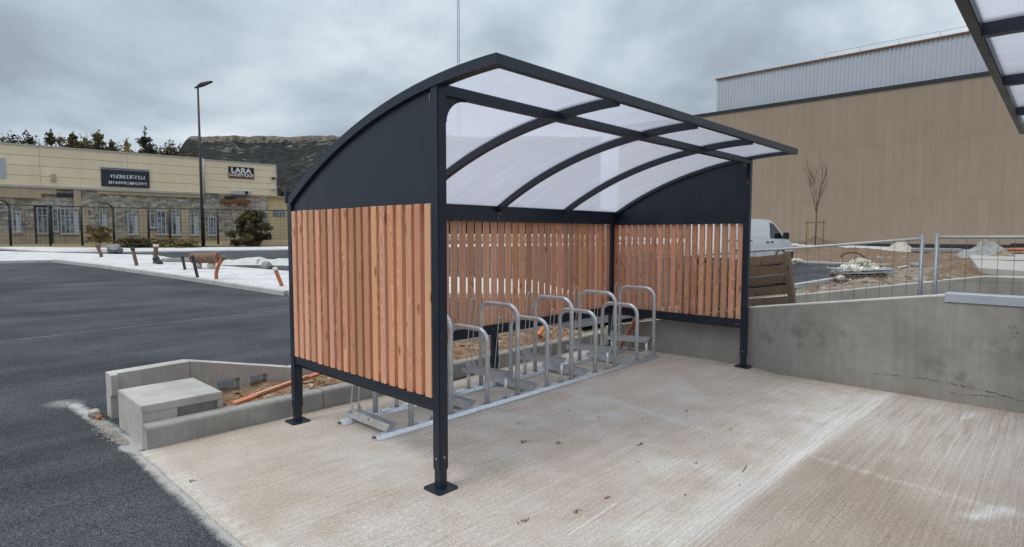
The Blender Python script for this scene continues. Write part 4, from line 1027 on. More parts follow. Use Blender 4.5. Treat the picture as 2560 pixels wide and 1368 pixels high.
# ------------------------------------------------------------------ brown warehouse
def build_warehouse():
    root = thing('warehouse', 'large brown clad warehouse with a pale ribbed metal attic behind the van', 'building', (50, 0, 0))
    y0, y1 = -20., 31.6
    MB().box(.014, y0, -.5, 40., y1, 12.6).build('core_wall', 'brown_cladding', root)
    rows = [(.95, 4.30), (4.30, 8.55), (8.55, 12.58)]; w = .645
    for a, b in rows:
        mb = MB(); mb.box(0, -w/2+.004, a+.005, .0135, w/2-.004, b-.005); me = mb.mesh('cladding_panel', 'brown_cladding')
        for i in range(55): link('cladding_panel', me, root, (0, y1-w/2-i*w, 0))
    MB().box(-.02, y0, .0, .0085, y1, .94).build('plinth', 'dark_trim', root)
    MB().box(-.10, y0, 12.585, .8, y1+.1, 12.84).build('cornice', 'dark_trim', root)
    mb = MB(); ya, yb = y0, 21.3; p = .285; vs = []; n = int((yb-ya)/p)
    for i in range(n+1):
        for dy, dx in ((0, .0), (.09, .0), (.14, .06), (.235, .06)): vs.append((.30+dx, ya+i*p+dy))
    lst = [(x_, y_) for x_, y_ in vs if y_ <= yb]; m_ = len(lst)
    mb.add([(x_, y_, 12.83) for x_, y_ in lst]+[(x_, y_, 15.75) for x_, y_ in lst], [(i, i+1, m_+i+1, m_+i) for i in range(m_-1)])
    mb.keep = True; at_ = mb.build('attic_sheeting', 'grey_corrugated', root)
    MB().box(.42, ya, 12.83, 39., yb, 15.7).build('attic_core', 'grey_corrugated', root)
    MB().box(.18, ya, 15.75, .9, yb+.06, 15.88).build('attic_edge_trim', 'rust_trim', root)
    gr = MB()
    for i in range(13): gr.tube([(1.2, 12.5-i*2.6, 15.9), (1.2, 12.5-i*2.6, 16.55)], .028, 5)
    gr.tube([(1.2, 12.5, 16.52), (1.2, -19, 16.52)], .022, 5); gr.build('roof_guard_rail', 'white_frame', root)
build_warehouse()

# ------------------------------------------------------------------ cream building on the left, behind the fence
A1 = Vector((3.5, 42.0, 0)); TH1 = R(-6); D1 = Vector((math.cos(TH1), math.sin(TH1), 0)); N1 = Vector((-math.sin(TH1), math.cos(TH1), 0))
def fac(px, py):
    r_ = ray(px, py); k = N1.dot(A1-CAM)/N1.dot(r_); p = CAM+r_*k; return ((p-A1).dot(D1), p.z)
K1 = 2201/740.
def fz(a, b): return fac(a/K1, 300+b/K1)      # from the enlarged view of the facade
def slabf(u0, u1, z0, z1, d0, d1): return MB().box(u0, d0, z0, u1, d1, z1)
def glyph_strokes(mb, u0, u1, z0, z1, n, seed, depth):      # illegible lettering: broken strokes
    rr = random.Random(seed); w = (u1-u0)/n
    for i in range(n):
        c = u0+(i+.5)*w; h = (z1-z0)
        for k in range(rr.choice((2, 2, 3))):
            if rr.random() < .6:
                x_ = c+rr.uniform(-.3, .3)*w; mb.box(x_-.022, depth, z0+rr.uniform(0, .25)*h, x_+.022, depth+.01, z1-rr.uniform(0, .2)*h)
            else:
                zz = z0+rr.uniform(.1, .9)*h; mb.box(c-.36*w, depth, zz-.02, c+.36*w, depth+.01, zz+.025)
def build_cream():
    root = thing('cream_building', 'long cream clad industrial building over an old stone ground floor, behind the left fence', 'building', A1, TH1)
    ua, _ = fac(-160, 400); ub, _ = fac(507, 400); uc, _ = fac(689, 430)
    zb, zt, ztr = 4.46, 6.80, 6.74
    # stone ground floor with openings left for the windows
    MB().box(ua, .12, .4, uc-.6, 9., zb+.02).build('stone_wall', 'worn_stone', root)
    MB().box(ua, .10, zb, ub, 11., zt-.02).build('upper_core', 'cream_cladding', root)
    MB().box(ub, .10, zb, uc, 11., ztr-.02).build('upper_core', 'cream_cladding', root)
    for a, b, top, nb, ln in ((ua, ub, zt, 4, 5.2), (ub+.07, uc, ztr, 5, 6.)):
        n = max(1, round((b-a)/ln)); L = (b-a)/n; hh = (top-zb)/nb
        mb = MB(); mb.bbox(-L/2+.006, 0, .008, L/2-.006, .098, hh-.008, .006); me = mb.mesh('cladding_panel', 'cream_cladding')
        for i in range(n):
            for k in range(nb): link('cladding_panel', me, root, (a+(i+.5)*L, 0, zb+k*hh))
    MB().box(ua, -.06, zt-.01, ub, .3, zt+.07).build('parapet_trim', 'pale_kerb_concrete', root)
    MB().box(ub, -.05, ztr-.01, uc+.05, .3, ztr+.06).build('parapet_trim', 'pale_kerb_concrete', root)
    MB().tube([(ub+.02, -.07, zb), (ub+.02, -.07, zt)], .05, 8).build('downpipe', 'white_frame', root)
    MB().box(uc-.02, -.03, zb-.1, uc+.06, .2, ztr).build('corner_trim', 'white_frame', root)
    MB().box(ua, -.10, zb-.12, ub, .1, zb-.005).build('drip_ledge', 'pale_kerb_concrete', root)
    # rendered fascia, broken in places
    for a, b, lo in ((ua, fz(305, 530)[0], 3.72), (fz(305, 530)[0], fz(420, 530)[0], 4.0), (fz(545, 530)[0], fz(600, 530)[0], 3.1), (fz(720, 530)[0], ub, 4.12)):
        MB().box(a, -.02, lo, b, .118, zb-.125).build('fascia', 'brown_render', root)
    MB().box(fz(420, 540)[0], .02, 3.85, fz(545, 540)[0], .117, 4.08).build('lintel', 'dark_trim', root)
    MB().box(ua, .06, .9, uc-.6, .119, 1.75).build('plinth', 'brown_render', root)
    for a, b in ((600, 655), (1030, 1110), (1345, 1410)): MB().box(fz(a, 700)[0], .05, 1.7, fz(b, 700)[0], .1195, 3.25).build('pilaster', 'brown_render', root)
    # windows with white frames
    for i, (a, b, c, d_, mull) in enumerate(((88, 162, 682, 836, 1), (272, 362, 650, 842, 1), (385, 438, 655, 830, 0), (445, 590, 655, 845, 3), (735, 797, 675, 835, 1), (945, 1032, 690, 850, 1), (1112, 1158, 690, 800, 0), (1162, 1238, 680, 850, 1), (1250, 1342, 690, 855, 2), (1412, 1478, 690, 855, 1), (1545, 1612, 720, 858, 2))):
        u0, z1 = fz(a, c); u1, z0 = fz(b, d_); f_ = MB(); t_ = .055
        f_.box(u0, -.01, z0, u0+t_, .10, z1); f_.box(u1-t_, -.01, z0, u1, .10, z1); f_.box(u0+t_, -.008, z1-t_, u1-t_, .10, z1); f_.box(u0+t_, -.008, z0, u1-t_, .10, z0+t_)
        for k in range(mull):
            uu = u0+(u1-u0)*(k+1)/(mull+1); f_.box(uu-.025, .0, z0+t_, uu+.025, .09, z1-t_)
        if i % 2: f_.box(u0+t_, .002, z0+(z1-z0)*.68, u1-t_, .088, z0+(z1-z0)*.68+.05)
        w = f_.build('window', 'white_frame', root)
        MB().box(u0+t_, .06, z0+t_, u1-t_, .1195, z1-t_).build('pane', 'window_glass', w)
        MB().box(u0-.06, -.09, z0-.07, u1+.06, .09, z0-.001).build('sill', 'pale_kerb_concrete', w)
        if i in (0, 3, 4, 5, 8, 9): MB().box(u1-.24, -.005, z0+t_, u1-t_-.002, .055, z1-.2).build('blind', 'white_frame', w)
    # glazed porch frame at the left
    u0, z1 = fz(255, 640); u1, _ = fz(375, 640)
    pf_ = MB()
    for a in (u0, u1): pf_.box(a-.05, -.5, 1., a+.05, -.4, z1)
    pf_.box(u0, -.5, z1-.1, u1, -.4, z1); pf_.build('porch_frame', 'dark_metal', root)
    # satellite box, air conditioner, wall lamp
    u_, z_ = fz(395, 420); MB().bbox(u_-.12, -.12, z_-.3, u_+.12, -.001, z_+.15, .02).build('wall_box', 'brown_render', root)
    u_, z_ = fz(1790, 540); ac = MB(); ac.bbox(u_-.65, -.4, z_-.18, u_+.65, -.002, z_+.12, .02); aco = ac.build('air_conditioner', 'white_frame', root)
    MB().tube([(u_+.28, -.405, z_-.03), (u_+.28, -.42, z_-.03)], .13, 14).build('fan', 'dark_metal', aco)
    for b in (435, 515): u_, z_ = fz(2030, b); MB().bbox(u_-.12, -.25, z_-.07, u_+.12, -.002, z_+.07, .02).build('wall_lamp', 'white_frame' if b > 500 else 'dark_metal', root)
    # pale blue patch at the far left
    u_, z_ = fz(38, 285); _, z2 = fz(38, 435); MB().box(ua+1, -.03, z2, u_, -.001, z_).build('pale_panel', 'grey_corrugated', root)
    # yellow annex at the right end
    u0, zt_ = fz(1640, 555); u1, _ = fz(2300, 560)
    MB().box(uc-.62, .25, .4, u1, 7., 4.35).build('annex_wall', 'yellow_render', root)
    MB().box(u0-.1, .05, 4.351, u1, 7., 4.46).build('annex_roof_edge', 'brown_render', root)
    MB().box(u0, -.35, fz(1640, 615)[1], fz(1855, 600)[0], .249, fz(1640, 590)[1]).build('annex_canopy', 'rust_trim', root)
    u_, z_ = fz(1705, 580); MB().bbox(u_-.28, -.12, z_-.10, u_+.28, .245, z_+.10, .02).build('annex_lamp', 'dark_metal', root)
    ua_, za_ = fz(2040, 665); ub_, zb_ = fz(2128, 718); g = MB().box(ua_, .20, zb_, ub_, .249, za_).build('annex_window', 'window_glass', root)
    gb = MB()
    for k in range(7): gb.box(ua_+(ub_-ua_)*k/6-.015, .15, zb_, ua_+(ub_-ua_)*k/6+.015, .199, za_)
    gb.build('window_bars', 'white_frame', g)
    return root
cb = build_cream()
CBM = Matrix.Translation(A1) @ Matrix.Rotation(TH1, 4, 'Z')
def text_mesh(body, mat):
    cu = bpy.data.curves.new('lettering', 'FONT'); cu.body = body; cu.extrude = .008; cu.offset = .03; cu.align_x = 'CENTER'; cu.align_y = 'CENTER'
    o = bpy.data.objects.new('lettering', cu); col.objects.link(o); bpy.context.view_layer.update()
    me = bpy.data.meshes.new_from_object(o.evaluated_get(bpy.context.evaluated_depsgraph_get())); bpy.data.objects.remove(o)
    me.materials.clear(); me.materials.append(MATS[mat]); return me
def sign_board():
    (u0, z1), (u1, z0) = fz(1697, 345), fz(1888, 440); z1 = (fz(1697, 345)[1]+fz(1888, 360)[1])/2; z0 = (fz(1697, 430)[1]+fz(1888, 441)[1])/2
    c = CBM @ Vector(((u0+u1)/2, -.04, (z0+z1)/2)); w, h = u1-u0, z1-z0
    root = thing('name_sign', 'black sign board with white LARA LOGISTIQUE lettering on the cream cladding', 'sign', c, TH1)
    MB().box(-w/2, -.03, -h/2, w/2, .03, h/2).build('board', 'sign_black', root)
    for body, mat, sx, sz, zc in (('LARA', 'sign_white', .80, .44, .20), ('LOGISTIQUE', 'sign_pink', .94, .34, -.23)):
        me = text_mesh(body, mat); xs_ = [v.co.x for v in me.vertices]; ys_ = [v.co.y for v in me.vertices]; tw = max(xs_)-min(xs_); th = max(ys_)-min(ys_); cx_ = (max(xs_)+min(xs_))/2; cy_ = (max(ys_)+min(ys_))/2
        for v in me.vertices: v.co = Vector(((v.co.x-cx_)/tw*w*sx, (v.co.y-cy_)/th*h*sz, v.co.z))
        link('lettering', me, root, (0, -.042, zc*h), (R(90), 0, 0))
    rim = MB().box(-w/2, -.036, -h/2, w/2, -.031, -h/2+.05).build('red_edge', 'rust_trim', root)
sign_board()
def banner():
    u0 = fz(748, 350)[0]; u1 = fz(1107, 375)[0]; z1 = (fz(748, 352)[1]+fz(1107, 375)[1])/2; z0 = (fz(750, 488)[1]+fz(1107, 512)[1])/2
    c = CBM @ Vector(((u0+u1)/2, -.05, (z0+z1)/2)); w, h = u1-u0, z1-z0
    root = thing('banner', 'large dark navy banner with illegible white lettering on the cream cladding', 'banner', c, TH1)
    MB().box(-w/2, -.03, -h/2, w/2, .03, h/2).build('cloth', 'banner_navy', root)
    mb = MB(); glyph_strokes(mb, -.32*w, .40*w, -.06*h, .17*h, 13, 5, -.042); mb.build('lettering', 'sign_white', root); mb = MB(); glyph_strokes(mb, -.36*w, .44*w, -.36*h, -.20*h, 19, 8, -.042); mb.build('lettering', 'sign_white', root)
    MB().box(-w/2, -.045, h/2-.11, w/2, -.031, h/2-.06).build('seam', 'grey_metal', root)
    MB().box(-w/2, -.06, h/2-.02, w/2, .02, h/2+.03).build('top_batten', 'white_frame', root)
banner()

# ------------------------------------------------------------------ trees
def leaves(mb, rr, centre, rad, n, size, shape='ball', up=.2):
    for i in range(n):
        while True:
            v = Vector((rr.uniform(-1, 1), rr.uniform(-1, 1), rr.uniform(-1, 1)))
            if v.length <= 1: break
        k = v.length; v = v*(.55+.45*k)
        p = centre+Vector((v.x*rad[0], v.y*rad[1], v.z*rad[2]))
        a = Vector((rr.gauss(0, 1), rr.gauss(0, 1), rr.gauss(0, 1)+up)).normalized(); b = a.cross(Vector((rr.gauss(0, 1), rr.gauss(0, 1), rr.gauss(0, 1)))).normalized(); s_ = size*rr.uniform(.6, 1.3)
        mb.add([p-a*s_*.5, p+b*s_*.3, p+a*s_*.6, p-b*s_*.3], [(0, 1, 2, 3)])
def leafy(root, h, w, seed, mat, kind='cone', size=.22, dens=1., trunk='bark', bare=.0):
    rr = random.Random(seed); tr = MB(); tr.tube([(0, 0, 0), (rr.gauss(0, .05), rr.gauss(0, .05), h*.4), (0, 0, h*.92)], [.035*h*.5, .025*h*.5, .004*h], 7); 
    cr = MB(); cr.keep = True
    if kind == 'cone':
        lob = [(rr.uniform(0, 6.28), rr.uniform(.3, .97), rr.uniform(.55, 1.25)) for k in range(46)]
        for a, f_, m_ in lob:
            z_ = h*(.12+.86*f_); L = (w*(1-f_)**.75+.10)*m_; e = Vector((math.cos(a)*L, math.sin(a)*L, z_+L*.12))
            tr.tube([(0, 0, z_-.1*L), e], [.022, .006], 4, False)
            for q in range(3):
                c = Vector((0, 0, z_)).lerp(e, .25+.33*q); leaves(cr, rr, c, (.30*L+.10, .30*L+.10, .22*L+.14), int(24*dens), size*.75, up=.8)
        for k in range(int(90*dens)): leaves(cr, rr, Vector((rr.gauss(0, .05), rr.gauss(0, .05), h*rr.uniform(.8, 1.0))), (.10, .10, .12), 1, size*.6, up=1.5)
    else:
        for k in range(26 if kind == 'ball' else 34):
            a = rr.uniform(0, 6.28); f_ = rr.random(); rad = w*rr.uniform(.2, .95); z_ = h*(.45+.5*f_) if kind == 'ball' else h*(.06+.82*f_); rad *= math.sqrt(max(.1, 1-((z_/h-.62)/.48)**2)) if kind == 'ball' else math.sqrt(max(.12, 1-(z_/h)**2))
            c = Vector((math.cos(a)*rad, math.sin(a)*rad, z_)); tr.tube([(0, 0, h*.35), (c.x*.5, c.y*.5, (z_+h*.4)/2), c], [.04, .025, .008], 4, False)
            leaves(cr, rr, c, (w*.30, w*.30, h*.11), int(70*dens), size)
    tr.build('trunk', trunk, root); cr.build('crown', mat, root)
def tree_at(px, py_top, dist, w, seed, mat, label, kind='cone', size=.26, dens=1., base=1.05, name='tree', group='trees behind the cream building'):
    r_ = ray(px, 587); p = CAM+r_*dist; zt = (CAM+ray(px, py_top)*dist).z
    root = thing(name, label, 'tree', (p.x, p.y, base), 0, group); leafy(root, zt-base, w, seed, mat, kind, size, dens)
tree_at(20, 333, 52, 1.3, 3, 'leaf_dry', 'thin sparse tree top above the cream roof at the far left edge', 'cone', .2, .35, name='conifer')
tree_at(66, 333, 52, 1.5, 1, 'leaf_dark', 'rounded dark tree, second from the left edge above the cream roof', 'ball', .26, .9, name='broadleaf_tree')
tree_at(140, 328, 52, 2.3, 2, 'leaf_conifer', 'bushy olive conifer between the rounded tree and the navy banner, left of the tallest group', 'cone', .26, 1., name='conifer')
tree_at(160, 336, 55, 1.2, 12, 'leaf_dry', 'slim pale conifer close beside the bushy olive conifer', 'cone', .2, .6, name='conifer')
tree_at(195, 331, 52, 2.4, 4, 'leaf_conifer', 'broad conifer just left of the point above the navy banner', 'cone', .26, 1., name='conifer')
tree_at(228, 338, 54, 1.4, 14, 'leaf_dry', 'narrow yellowish conifer squeezed between two broad ones above the banner', 'cone', .22, .7, name='conifer')
tree_at(257, 328, 52, 2.6, 5, 'leaf_conifer', 'broad dark conifer straight above the navy banner', 'cone', .26, 1.1, name='conifer')
tree_at(287, 350, 53, 1.3, 15, 'leaf_conifer', 'low conifer at the right shoulder of the one above the banner', 'cone', .24, .9, name='conifer')
tree_at(327, 346, 52, 2.0, 6, 'leaf_dry', 'yellowish conifer standing alone right of the navy banner', 'cone', .24, .8, name='conifer')
tree_at(373, 319, 52, 1.7, 7, 'leaf_dark', 'tall pointed dark conifer, sharpest top above the cream roof', 'cone', .26, 1.2, name='conifer')
tree_at(418, 362, 54, 1.7, 8, 'leaf_olive', 'low bushy tree between the pointed conifer and the hill', 'ball', .24, .8, name='broadleaf_tree')
tree_at(455, 362, 55, 1.7, 9, 'leaf_olive', 'low bushy tree against the left foot of the hill', 'ball', .24, .8, name='broadleaf_tree')
tree_at(704, 430, 60, 1.6, 10, 'twig', 'leafless brown tree behind the right end of the cream building', 'ball', .18, .35, name='broadleaf_tree', group='trees beside the cream building')
for i, (px, tp_, w_, m_) in enumerate(((-5, 346, 1.6, 'leaf_dry'), (45, 344, 1.4, 'leaf_olive'), (100, 352, 1.5, 'leaf_dry'), (120, 350, 1.5, 'leaf_conifer'), (172, 352, 1.6, 'leaf_olive'), (215, 356, 1.6, 'leaf_conifer'), (240, 352, 1.5, 'leaf_conifer'), (275, 358, 1.5, 'leaf_olive'), (305, 366, 1.5, 'leaf_conifer'), (347, 368, 1.5, 'leaf_dry'), (392, 368, 1.5, 'leaf_olive'), (438, 372, 1.5, 'leaf_dark'), (476, 375, 1.4, 'leaf_olive'))):
    tree_at(px, tp_, 53+(i % 3), w_, 50+i, m_, 'low rounded tree filling the tree line above the cream roof, '+('first second third fourth fifth sixth seventh eighth ninth tenth eleventh twelfth thirteenth'.split()[i])+' such from the left', 'ball', .22, .75, name='broadleaf_tree', group='low trees filling the tree line')
# bushes in front of the building
def bush(px, py_base, dist, h, w, seed, mat, label, kind='ball', size=.14, dens=1., name='shrub'):
    r_ = ray(px, py_base); p = CAM+r_*dist; root = thing(name, label, 'shrub', (p.x, p.y, gz(p.x, p.y)-.02)); leafy(root, h, w, seed, mat, kind, size, dens)
bush(250, 622, 27.5, 1.18, .62, 21, 'leaf_gold', 'rounded golden-brown shrub standing by the white island in front of the fence', 'ball', .10, .8)
bush(626, 600, 33.5, 2.15, 1.2, 22, 'leaf_olive', 'wide dark olive bush behind the fence below the yellow annex', 'low', .16, 2.4)
for i, (px, w, lb) in enumerate(((330, 1.0, 'low olive hedge clump left of the leaning hooked post'), (362, 1.1, 'low olive hedge clump at the foot of the hooked post'), (420, .9, 'low dry clump right of the hooked post at the fence foot'), (470, .8, 'low dry clump at the fence foot left of the lamp post'))):
    bush(px, 622, 31, .55, w, 30+i, 'leaf_olive' if i < 2 else 'leaf_grass', lb, 'low', .10, .55)
# far row of trees seen between the slats, reads as one dark mass
def far_wood():
    rr = random.Random(77); mb = MB(); mb.keep = True
    for i in range(46):
        a = i/45.; p = Vector((16., 47., 1.)).lerp(Vector((78., 66., 1.2)), a)+Vector((rr.uniform(-2, 2), rr.uniform(-2, 2), 0)); h = rr.uniform(3.2, 5.5)
        mb.tube([p, p+Vector((0, 0, h*.7))], [.12, .04], 5)
        for k in range(7): leaves(mb, rr, p+Vector((rr.uniform(-1, 1), rr.uniform(-1, 1), h*rr.uniform(.25, .9))), (1.1, 1.1, .8), 46, .5)
    mb.build('distant_wood', 'leaf_dark', None, kind='stuff')
far_wood()

# ------------------------------------------------------------------ fence in front of the cream building
F0, F1 = Vector((-5.5, 38.4)), Vector((17.5, 33.4))
def fence_pt(px):
    r_ = ray(px, 587); n_ = Vector((-(F1-F0).y, (F1-F0).x)); k = n_.dot(F0-CAM.xy)/n_.dot(r_.xy); return CAM.xy+r_.xy*k
fpx = [-60, 26, 125, 205, 285, 372, 425, 510, 545, 628, 652, 720]
FP = [fence_pt(q) for q in fpx]
words = ['fence bay partly outside the left edge', 'leftmost full fence bay, left of the porch', 'fence bay in front of the glazed porch', 'fence bay below the left end of the navy banner', 'fence bay behind the golden shrub, below the banner', 'fence bay just right of the hooked post', 'fence bay left of the lamp post', 'narrow fence bay right of the lamp post', 'fence bay in front of the olive bush', 'narrow fence bay between the two posts near the annex', 'fence bay next to the shelter corner']
for i, (a, b) in enumerate(zip(FP[:-1], FP[1:])):
    g0, g1 = gz(a.x, a.y), gz(b.x, b.y); root = thing('mesh_fence', 'dark wire mesh '+words[i], 'fence', (a.x, a.y, g0), 0, 'dark wire mesh fence bays'); w = b-a
    MB().tube([(0, 0, -.1), (0, 0, 2.15)], .062, 6).build('post', 'dark_metal', root)
    if i in (1, 4): MB().tube([(0, 0, 2.12), (-.25, -.05, 2.30), (-.7, -.1, 2.34)], .04, 6).build('post_hook', 'dark_metal', root)
    mb = MB(); L = w.length
    for k in range(11): z_ = .08+k*.2; mb.tube([(0, 0, z_), (w.x, w.y, z_+g1-g0)], .006, 4, False)
    for k in range(int(L/.2)): f_ = k*.2/L; mb.tube([(w.x*f_, w.y*f_, .05), (w.x*f_, w.y*f_, 2.08)], .005, 4, False)
    m_ = mb.build('wire_mesh', 'dark_metal', root); m_['kind'] = 'stuff'
    mb = MB().tube([(0, 0, 2.1), (w.x, w.y, 2.1+g1-g0)], .022, 5); mb.build('top_wire', 'dark_metal', root)

# ------------------------------------------------------------------ lamp post and mast
lp = ground_at(508, 616); lz = gz(lp.x, lp.y); dep = (lp-CAM).dot(FW); ht = (CAM+ray(505, 226)*dep).z-lz
ll = thing('lamp_post', 'tall dark lamp post with a flat tilted lamp head beside the fence', 'lamp post', (lp.x, lp.y, lz))
MB().tube([(0, 0, 0), (0, 0, ht*.35), (0, 0, ht)], [.095, .075, .048], 10).build('pole', 'dark_metal', ll)
MB().box(-.2, -.2, -.03, .2, .2, .02).build('base_plate', 'dark_metal', ll)
uu = Vector((RT.x, RT.y, 0))
mb = MB(); a = Vector((0, 0, ht-.02)); mb.tube([a-uu*.16+Vector((0, 0, .02)), a+uu*.10+Vector((0, 0, .10))], .06, 8); mb.build('bracket', 'dark_metal', ll)
hd = MB(); rotm = Matrix.Translation(Vector((0, 0, ht+.06))) @ Matrix(((RT.x, -RT.y, 0, 0), (RT.y, RT.x, 0, 0), (0, 0, 1, 0), (0, 0, 0, 1))) @ Matrix.Rotation(R(-19), 4, 'Y')
hd.add([rotm @ Vector(q) for q in ((.02, -.12, -.05), (.30, -.19, -.03), (.85, -.13, -.01), (.85, .13, -.01), (.30, .19, -.03), (.02, .12, -.05), (.02, -.10, .06), (.30, -.17, .09), (.85, -.11, .03), (.85, .11, .03), (.30, .17, .09), (.02, .10, .06))],
       [(0, 1, 2, 3, 4, 5), (11, 10, 9, 8, 7, 6)]+[(i, i+6, (i+1) % 6+6, (i+1) % 6) for i in range(6)]); hd.build('lamp_head', 'dark_metal', ll)
mp_ = CAM+ray(1148, 587)*75; mz = gz(mp_.x, mp_.y)
ms_ = thing('lattice_mast', 'slender pale lattice mast rising out of the picture above the shelter roof', 'mast', (mp_.x, mp_.y, mz))
mh = 36.
for k in range(3):
    a = R(90+120*k); MB().tube([(.26*math.cos(a), .26*math.sin(a), 0), (.11*math.cos(a), .11*math.sin(a), mh)], .035, 5).build('mast_leg', 'mast_steel', ms_)
mb = MB()
for i in range(60):
    z0, z1 = i*mh/60, (i+1)*mh/60
    for k in range(3):
        a, b = R(90+120*k), R(90+120*(k+1)); r0 = .26-.15*i/60; r1 = .26-.15*(i+1)/60
        mb.tube([(r0*math.cos(a), r0*math.sin(a), z0), (r1*math.cos(b), r1*math.sin(b), z1)], .012, 4, False)
mb.build('bracing', 'mast_steel', ms_)

# ------------------------------------------------------------------ conduit stubs and clutter on the white island
def pipe(px0, py0, px1, py1, r, mat, label, bend=0., name='conduit_pipe', tip=None, cat='pipe'):
    p = ground_at(px0, py0); dz = .075; p = onz(px0, py0, gz(p.x, p.y)+dz); dp_ = (p-CAM).dot(FW); q = CAM+ray(px1, py1)*dp_
    root = thing(name, label, cat, p); v = q-p; mid = v*.5+Vector((RT.x, RT.y, 0))*bend
    pts = [Vector((0, 0, -.15))]+[((1-t_)**2)*Vector()+2*t_*(1-t_)*mid+t_*t_*v for t_ in [i/8 for i in range(9)]]
    MB().tube(pts, r, 12).build('tube', mat, root)
    d_ = (pts[-1]-pts[-2]).normalized(); MB().tube([pts[-1]-d_*.08, pts[-1]+d_*.012], r*1.18, 12).build('end_cap', tip or mat, root)
pipe(704, 713, 687, 670, .046, 'orange_pvc', 'straight orange conduit stub leaning left, nearest the shelter corner', 0, tip='strap_white')
pipe(541, 695, 561, 642, .048, 'orange_pvc', 'curved orange conduit stub bending to the right on the white island', -.14, tip='stake_wood')
pipe(494, 693, 481, 640, .040, 'dark_pvc', 'dark conduit stub just left of the curved orange one')
pipe(462, 671, 455, 640, .042, 'dark_pvc', 'short dark conduit stub left of the rusty drum')
pipe(341, 660, 331, 620, .055, 'brown_pvc', 'brown leaning conduit stub in the middle of the white island', 0, tip='dark_pvc')
pipe(253, 638, 242, 612, .06, 'brown_pvc', 'dark brown conduit stub under the golden shrub')
pipe(388, 655, 390, 612, .075, 'brown_pvc', 'thick upright brown pipe with a pale cap between the stubs', 0, tip='strap_white')
pipe(400, 657, 388, 645, .09, 'dark_pvc', 'black corrugated pipe end lying at the foot of the thick brown pipe', 0)
p = ground_at(512, 668); p = onz(512, 668, gz(p.x, p.y)+.075)
dm = thing('rusty_drum', 'rusty brown drum lying on its side on two stones, on the white island', 'drum', p)
ax = Vector((RT.x, RT.y, 0)).normalized(); cdr = Vector((0, 0, .30))
prof = [(-.42, .0), (-.42, .16), (-.40, .175), (-.15, .17), (-.13, .18), (-.11, .17), (.13, .17), (.15, .18), (.17, .17), (.38, .175), (.40, .16), (.40, 0)]
mb = MB(); wv = Vector((-ax.y, ax.x, 0)); k = 18
vs = [cdr+ax*a+(wv*math.cos(2*math.pi*i/k)+Vector((0, 0, 1))*math.sin(2*math.pi*i/k))*r_ for i in range(k) for a, r_ in prof]; m_ = len(prof)
mb.add(vs, [(i*m_+j, i*m_+j+1, ((i+1) % k)*m_+j+1, ((i+1) % k)*m_+j) for i in range(k) for j in range(m_-1)], True); mb.build('shell', 'brown_pvc', dm)
MB().tube([cdr+ax*.40+(wv*math.cos(a)+Vector((0, 0, 1))*math.sin(a))*.165 for a in [i*math.pi/8 for i in range(17)]], .018, 6, False).build('end_ring', 'orange_pvc', dm)
for s_ in (-.22, .22):
    q = rock(.13, 4+s_, .9); q.v = [tuple(Vector(v)+ax*s_+Vector((0, 0, .05))) for v in q.v]; q.build('support_stone', 'stone_pale', dm)
for i, (px, py, s_, m_, lb) in enumerate(((286, 634, .32, 'stone_grey', 'grey boulder left of the brown conduit stub near the golden shrub'), (666, 676, .19, 'stone_grey', 'grey angular rock behind the straight orange stub'))):
    p = ground_at(px, py); rock(s_, 60+i*7, .8).build('boulder', m_, None, loc=(p.x, p.y, gz(p.x, p.y)+.075+s_*.35), label=lb, cat='rock')
p0 = ground_at(405, 660); p1 = ground_at(478, 660)
d_ = (p1-p0); L = math.hypot(d_.x, d_.y)
MB().bbox(0, -.10, 0, L, .10, .14, .02).build('kerb_stone_loose', 'kerb_concrete', None, loc=(p0.x, p0.y, gz(p0.x, p0.y)+.07), rot=(0, 0, math.atan2(d_.y, d_.x)), label='long grey kerb stone lying between the brown pipe and the rusty drum', cat='kerb stone')

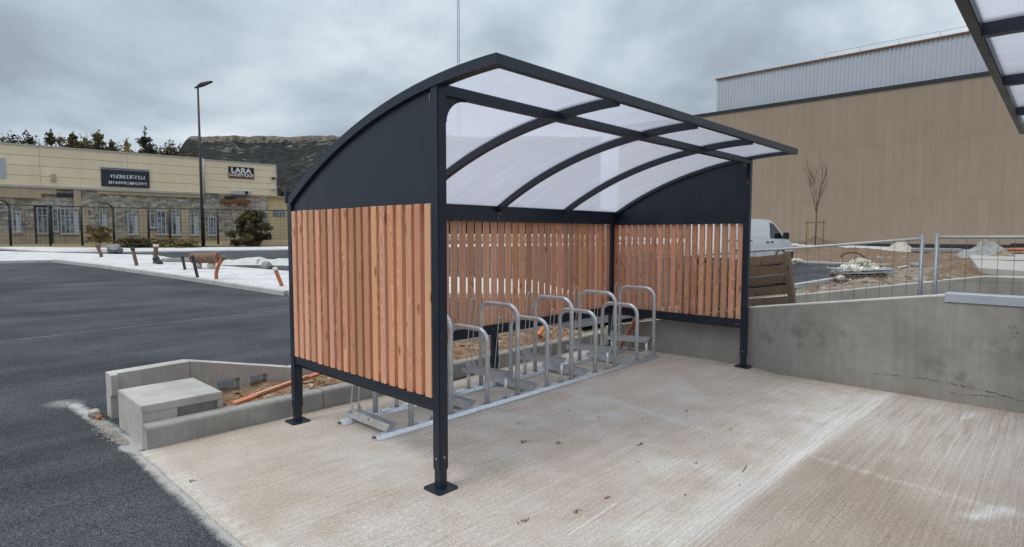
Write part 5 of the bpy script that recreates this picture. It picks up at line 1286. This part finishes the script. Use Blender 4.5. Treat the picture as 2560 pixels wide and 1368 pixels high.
# ------------------------------------------------------------------ loose stones and clods
def scatter(name, n, seed, place, size, mat, label):
    rr = random.Random(seed); mb = MB()
    for i in range(n):
        x_, y_, z_ = place(rr); s_ = size[0]*(size[1]/size[0])**(rr.random()**2); a = rr.uniform(0, 6.28); sx, sy, sz = s_*rr.uniform(.7, 1.4), s_*rr.uniform(.6, 1.), s_*rr.uniform(.35, .8)
        pts = []
        for u_, v_, w_ in ((1, .1, 0), (.3, .95, .1), (-.9, .5, 0), (-.6, -.8, .05), (.5, -.85, 0), (.35, .15, 1), (-.4, -.1, .85)):
            u_ += rr.uniform(-.2, .2); v_ += rr.uniform(-.2, .2)
            pts.append((x_+(u_*sx*math.cos(a)-v_*sy*math.sin(a)), y_+(u_*sx*math.sin(a)+v_*sy*math.cos(a)), z_-.15*s_+w_*sz))
        mb.add(pts, [(0, 1, 5), (1, 2, 6), (1, 6, 5), (2, 3, 6), (3, 4, 6), (4, 5, 6), (4, 0, 5)])
    mb.build(name, mat, None, kind='stuff', label=label, cat='stones')
def in_site(rr):
    x_ = rr.uniform(9.5, 27.); y_ = rr.uniform(-5., 2.3); return x_, y_, dirt_z(x_, y_)
scatter('loose_stones', 600, 5, in_site, (.03, .13), 'grey_gravel', 'loose grey stones strewn over the bare dirt behind the far wall')
scatter('loose_clods', 700, 6, in_site, (.03, .20), 'red_dirt', 'loose reddish clods strewn over the bare dirt behind the far wall')
def in_bank(rr):
    x_ = rr.uniform(27.5, 41.); y_ = rr.uniform(-8., 14.); return x_, y_, gz(x_, y_)+.12
scatter('bank_stones', 320, 7, in_bank, (.06, .24), 'grey_gravel', 'grey stones strewn over the far red dirt bank')
def in_bed(rr):
    x_ = rr.uniform(-.45, 4.75); y_ = rr.uniform(2.24, 3.15); return x_, y_, .05+.05*nz(x_, y_, 0, 2.2, 5)+.06*abs(nz(x_+5, y_, 2, 5., 3))+(.05 if x_ > .9 else -.02)
scatter('soil_clods', 900, 8, in_bed, (.012, .07), 'soil', 'crumbled soil clods in the strip behind the kerb')
scatter('soil_stones', 260, 9, in_bed, (.01, .04), 'stone_pale', 'small pale stones in the soil strip behind the kerb')
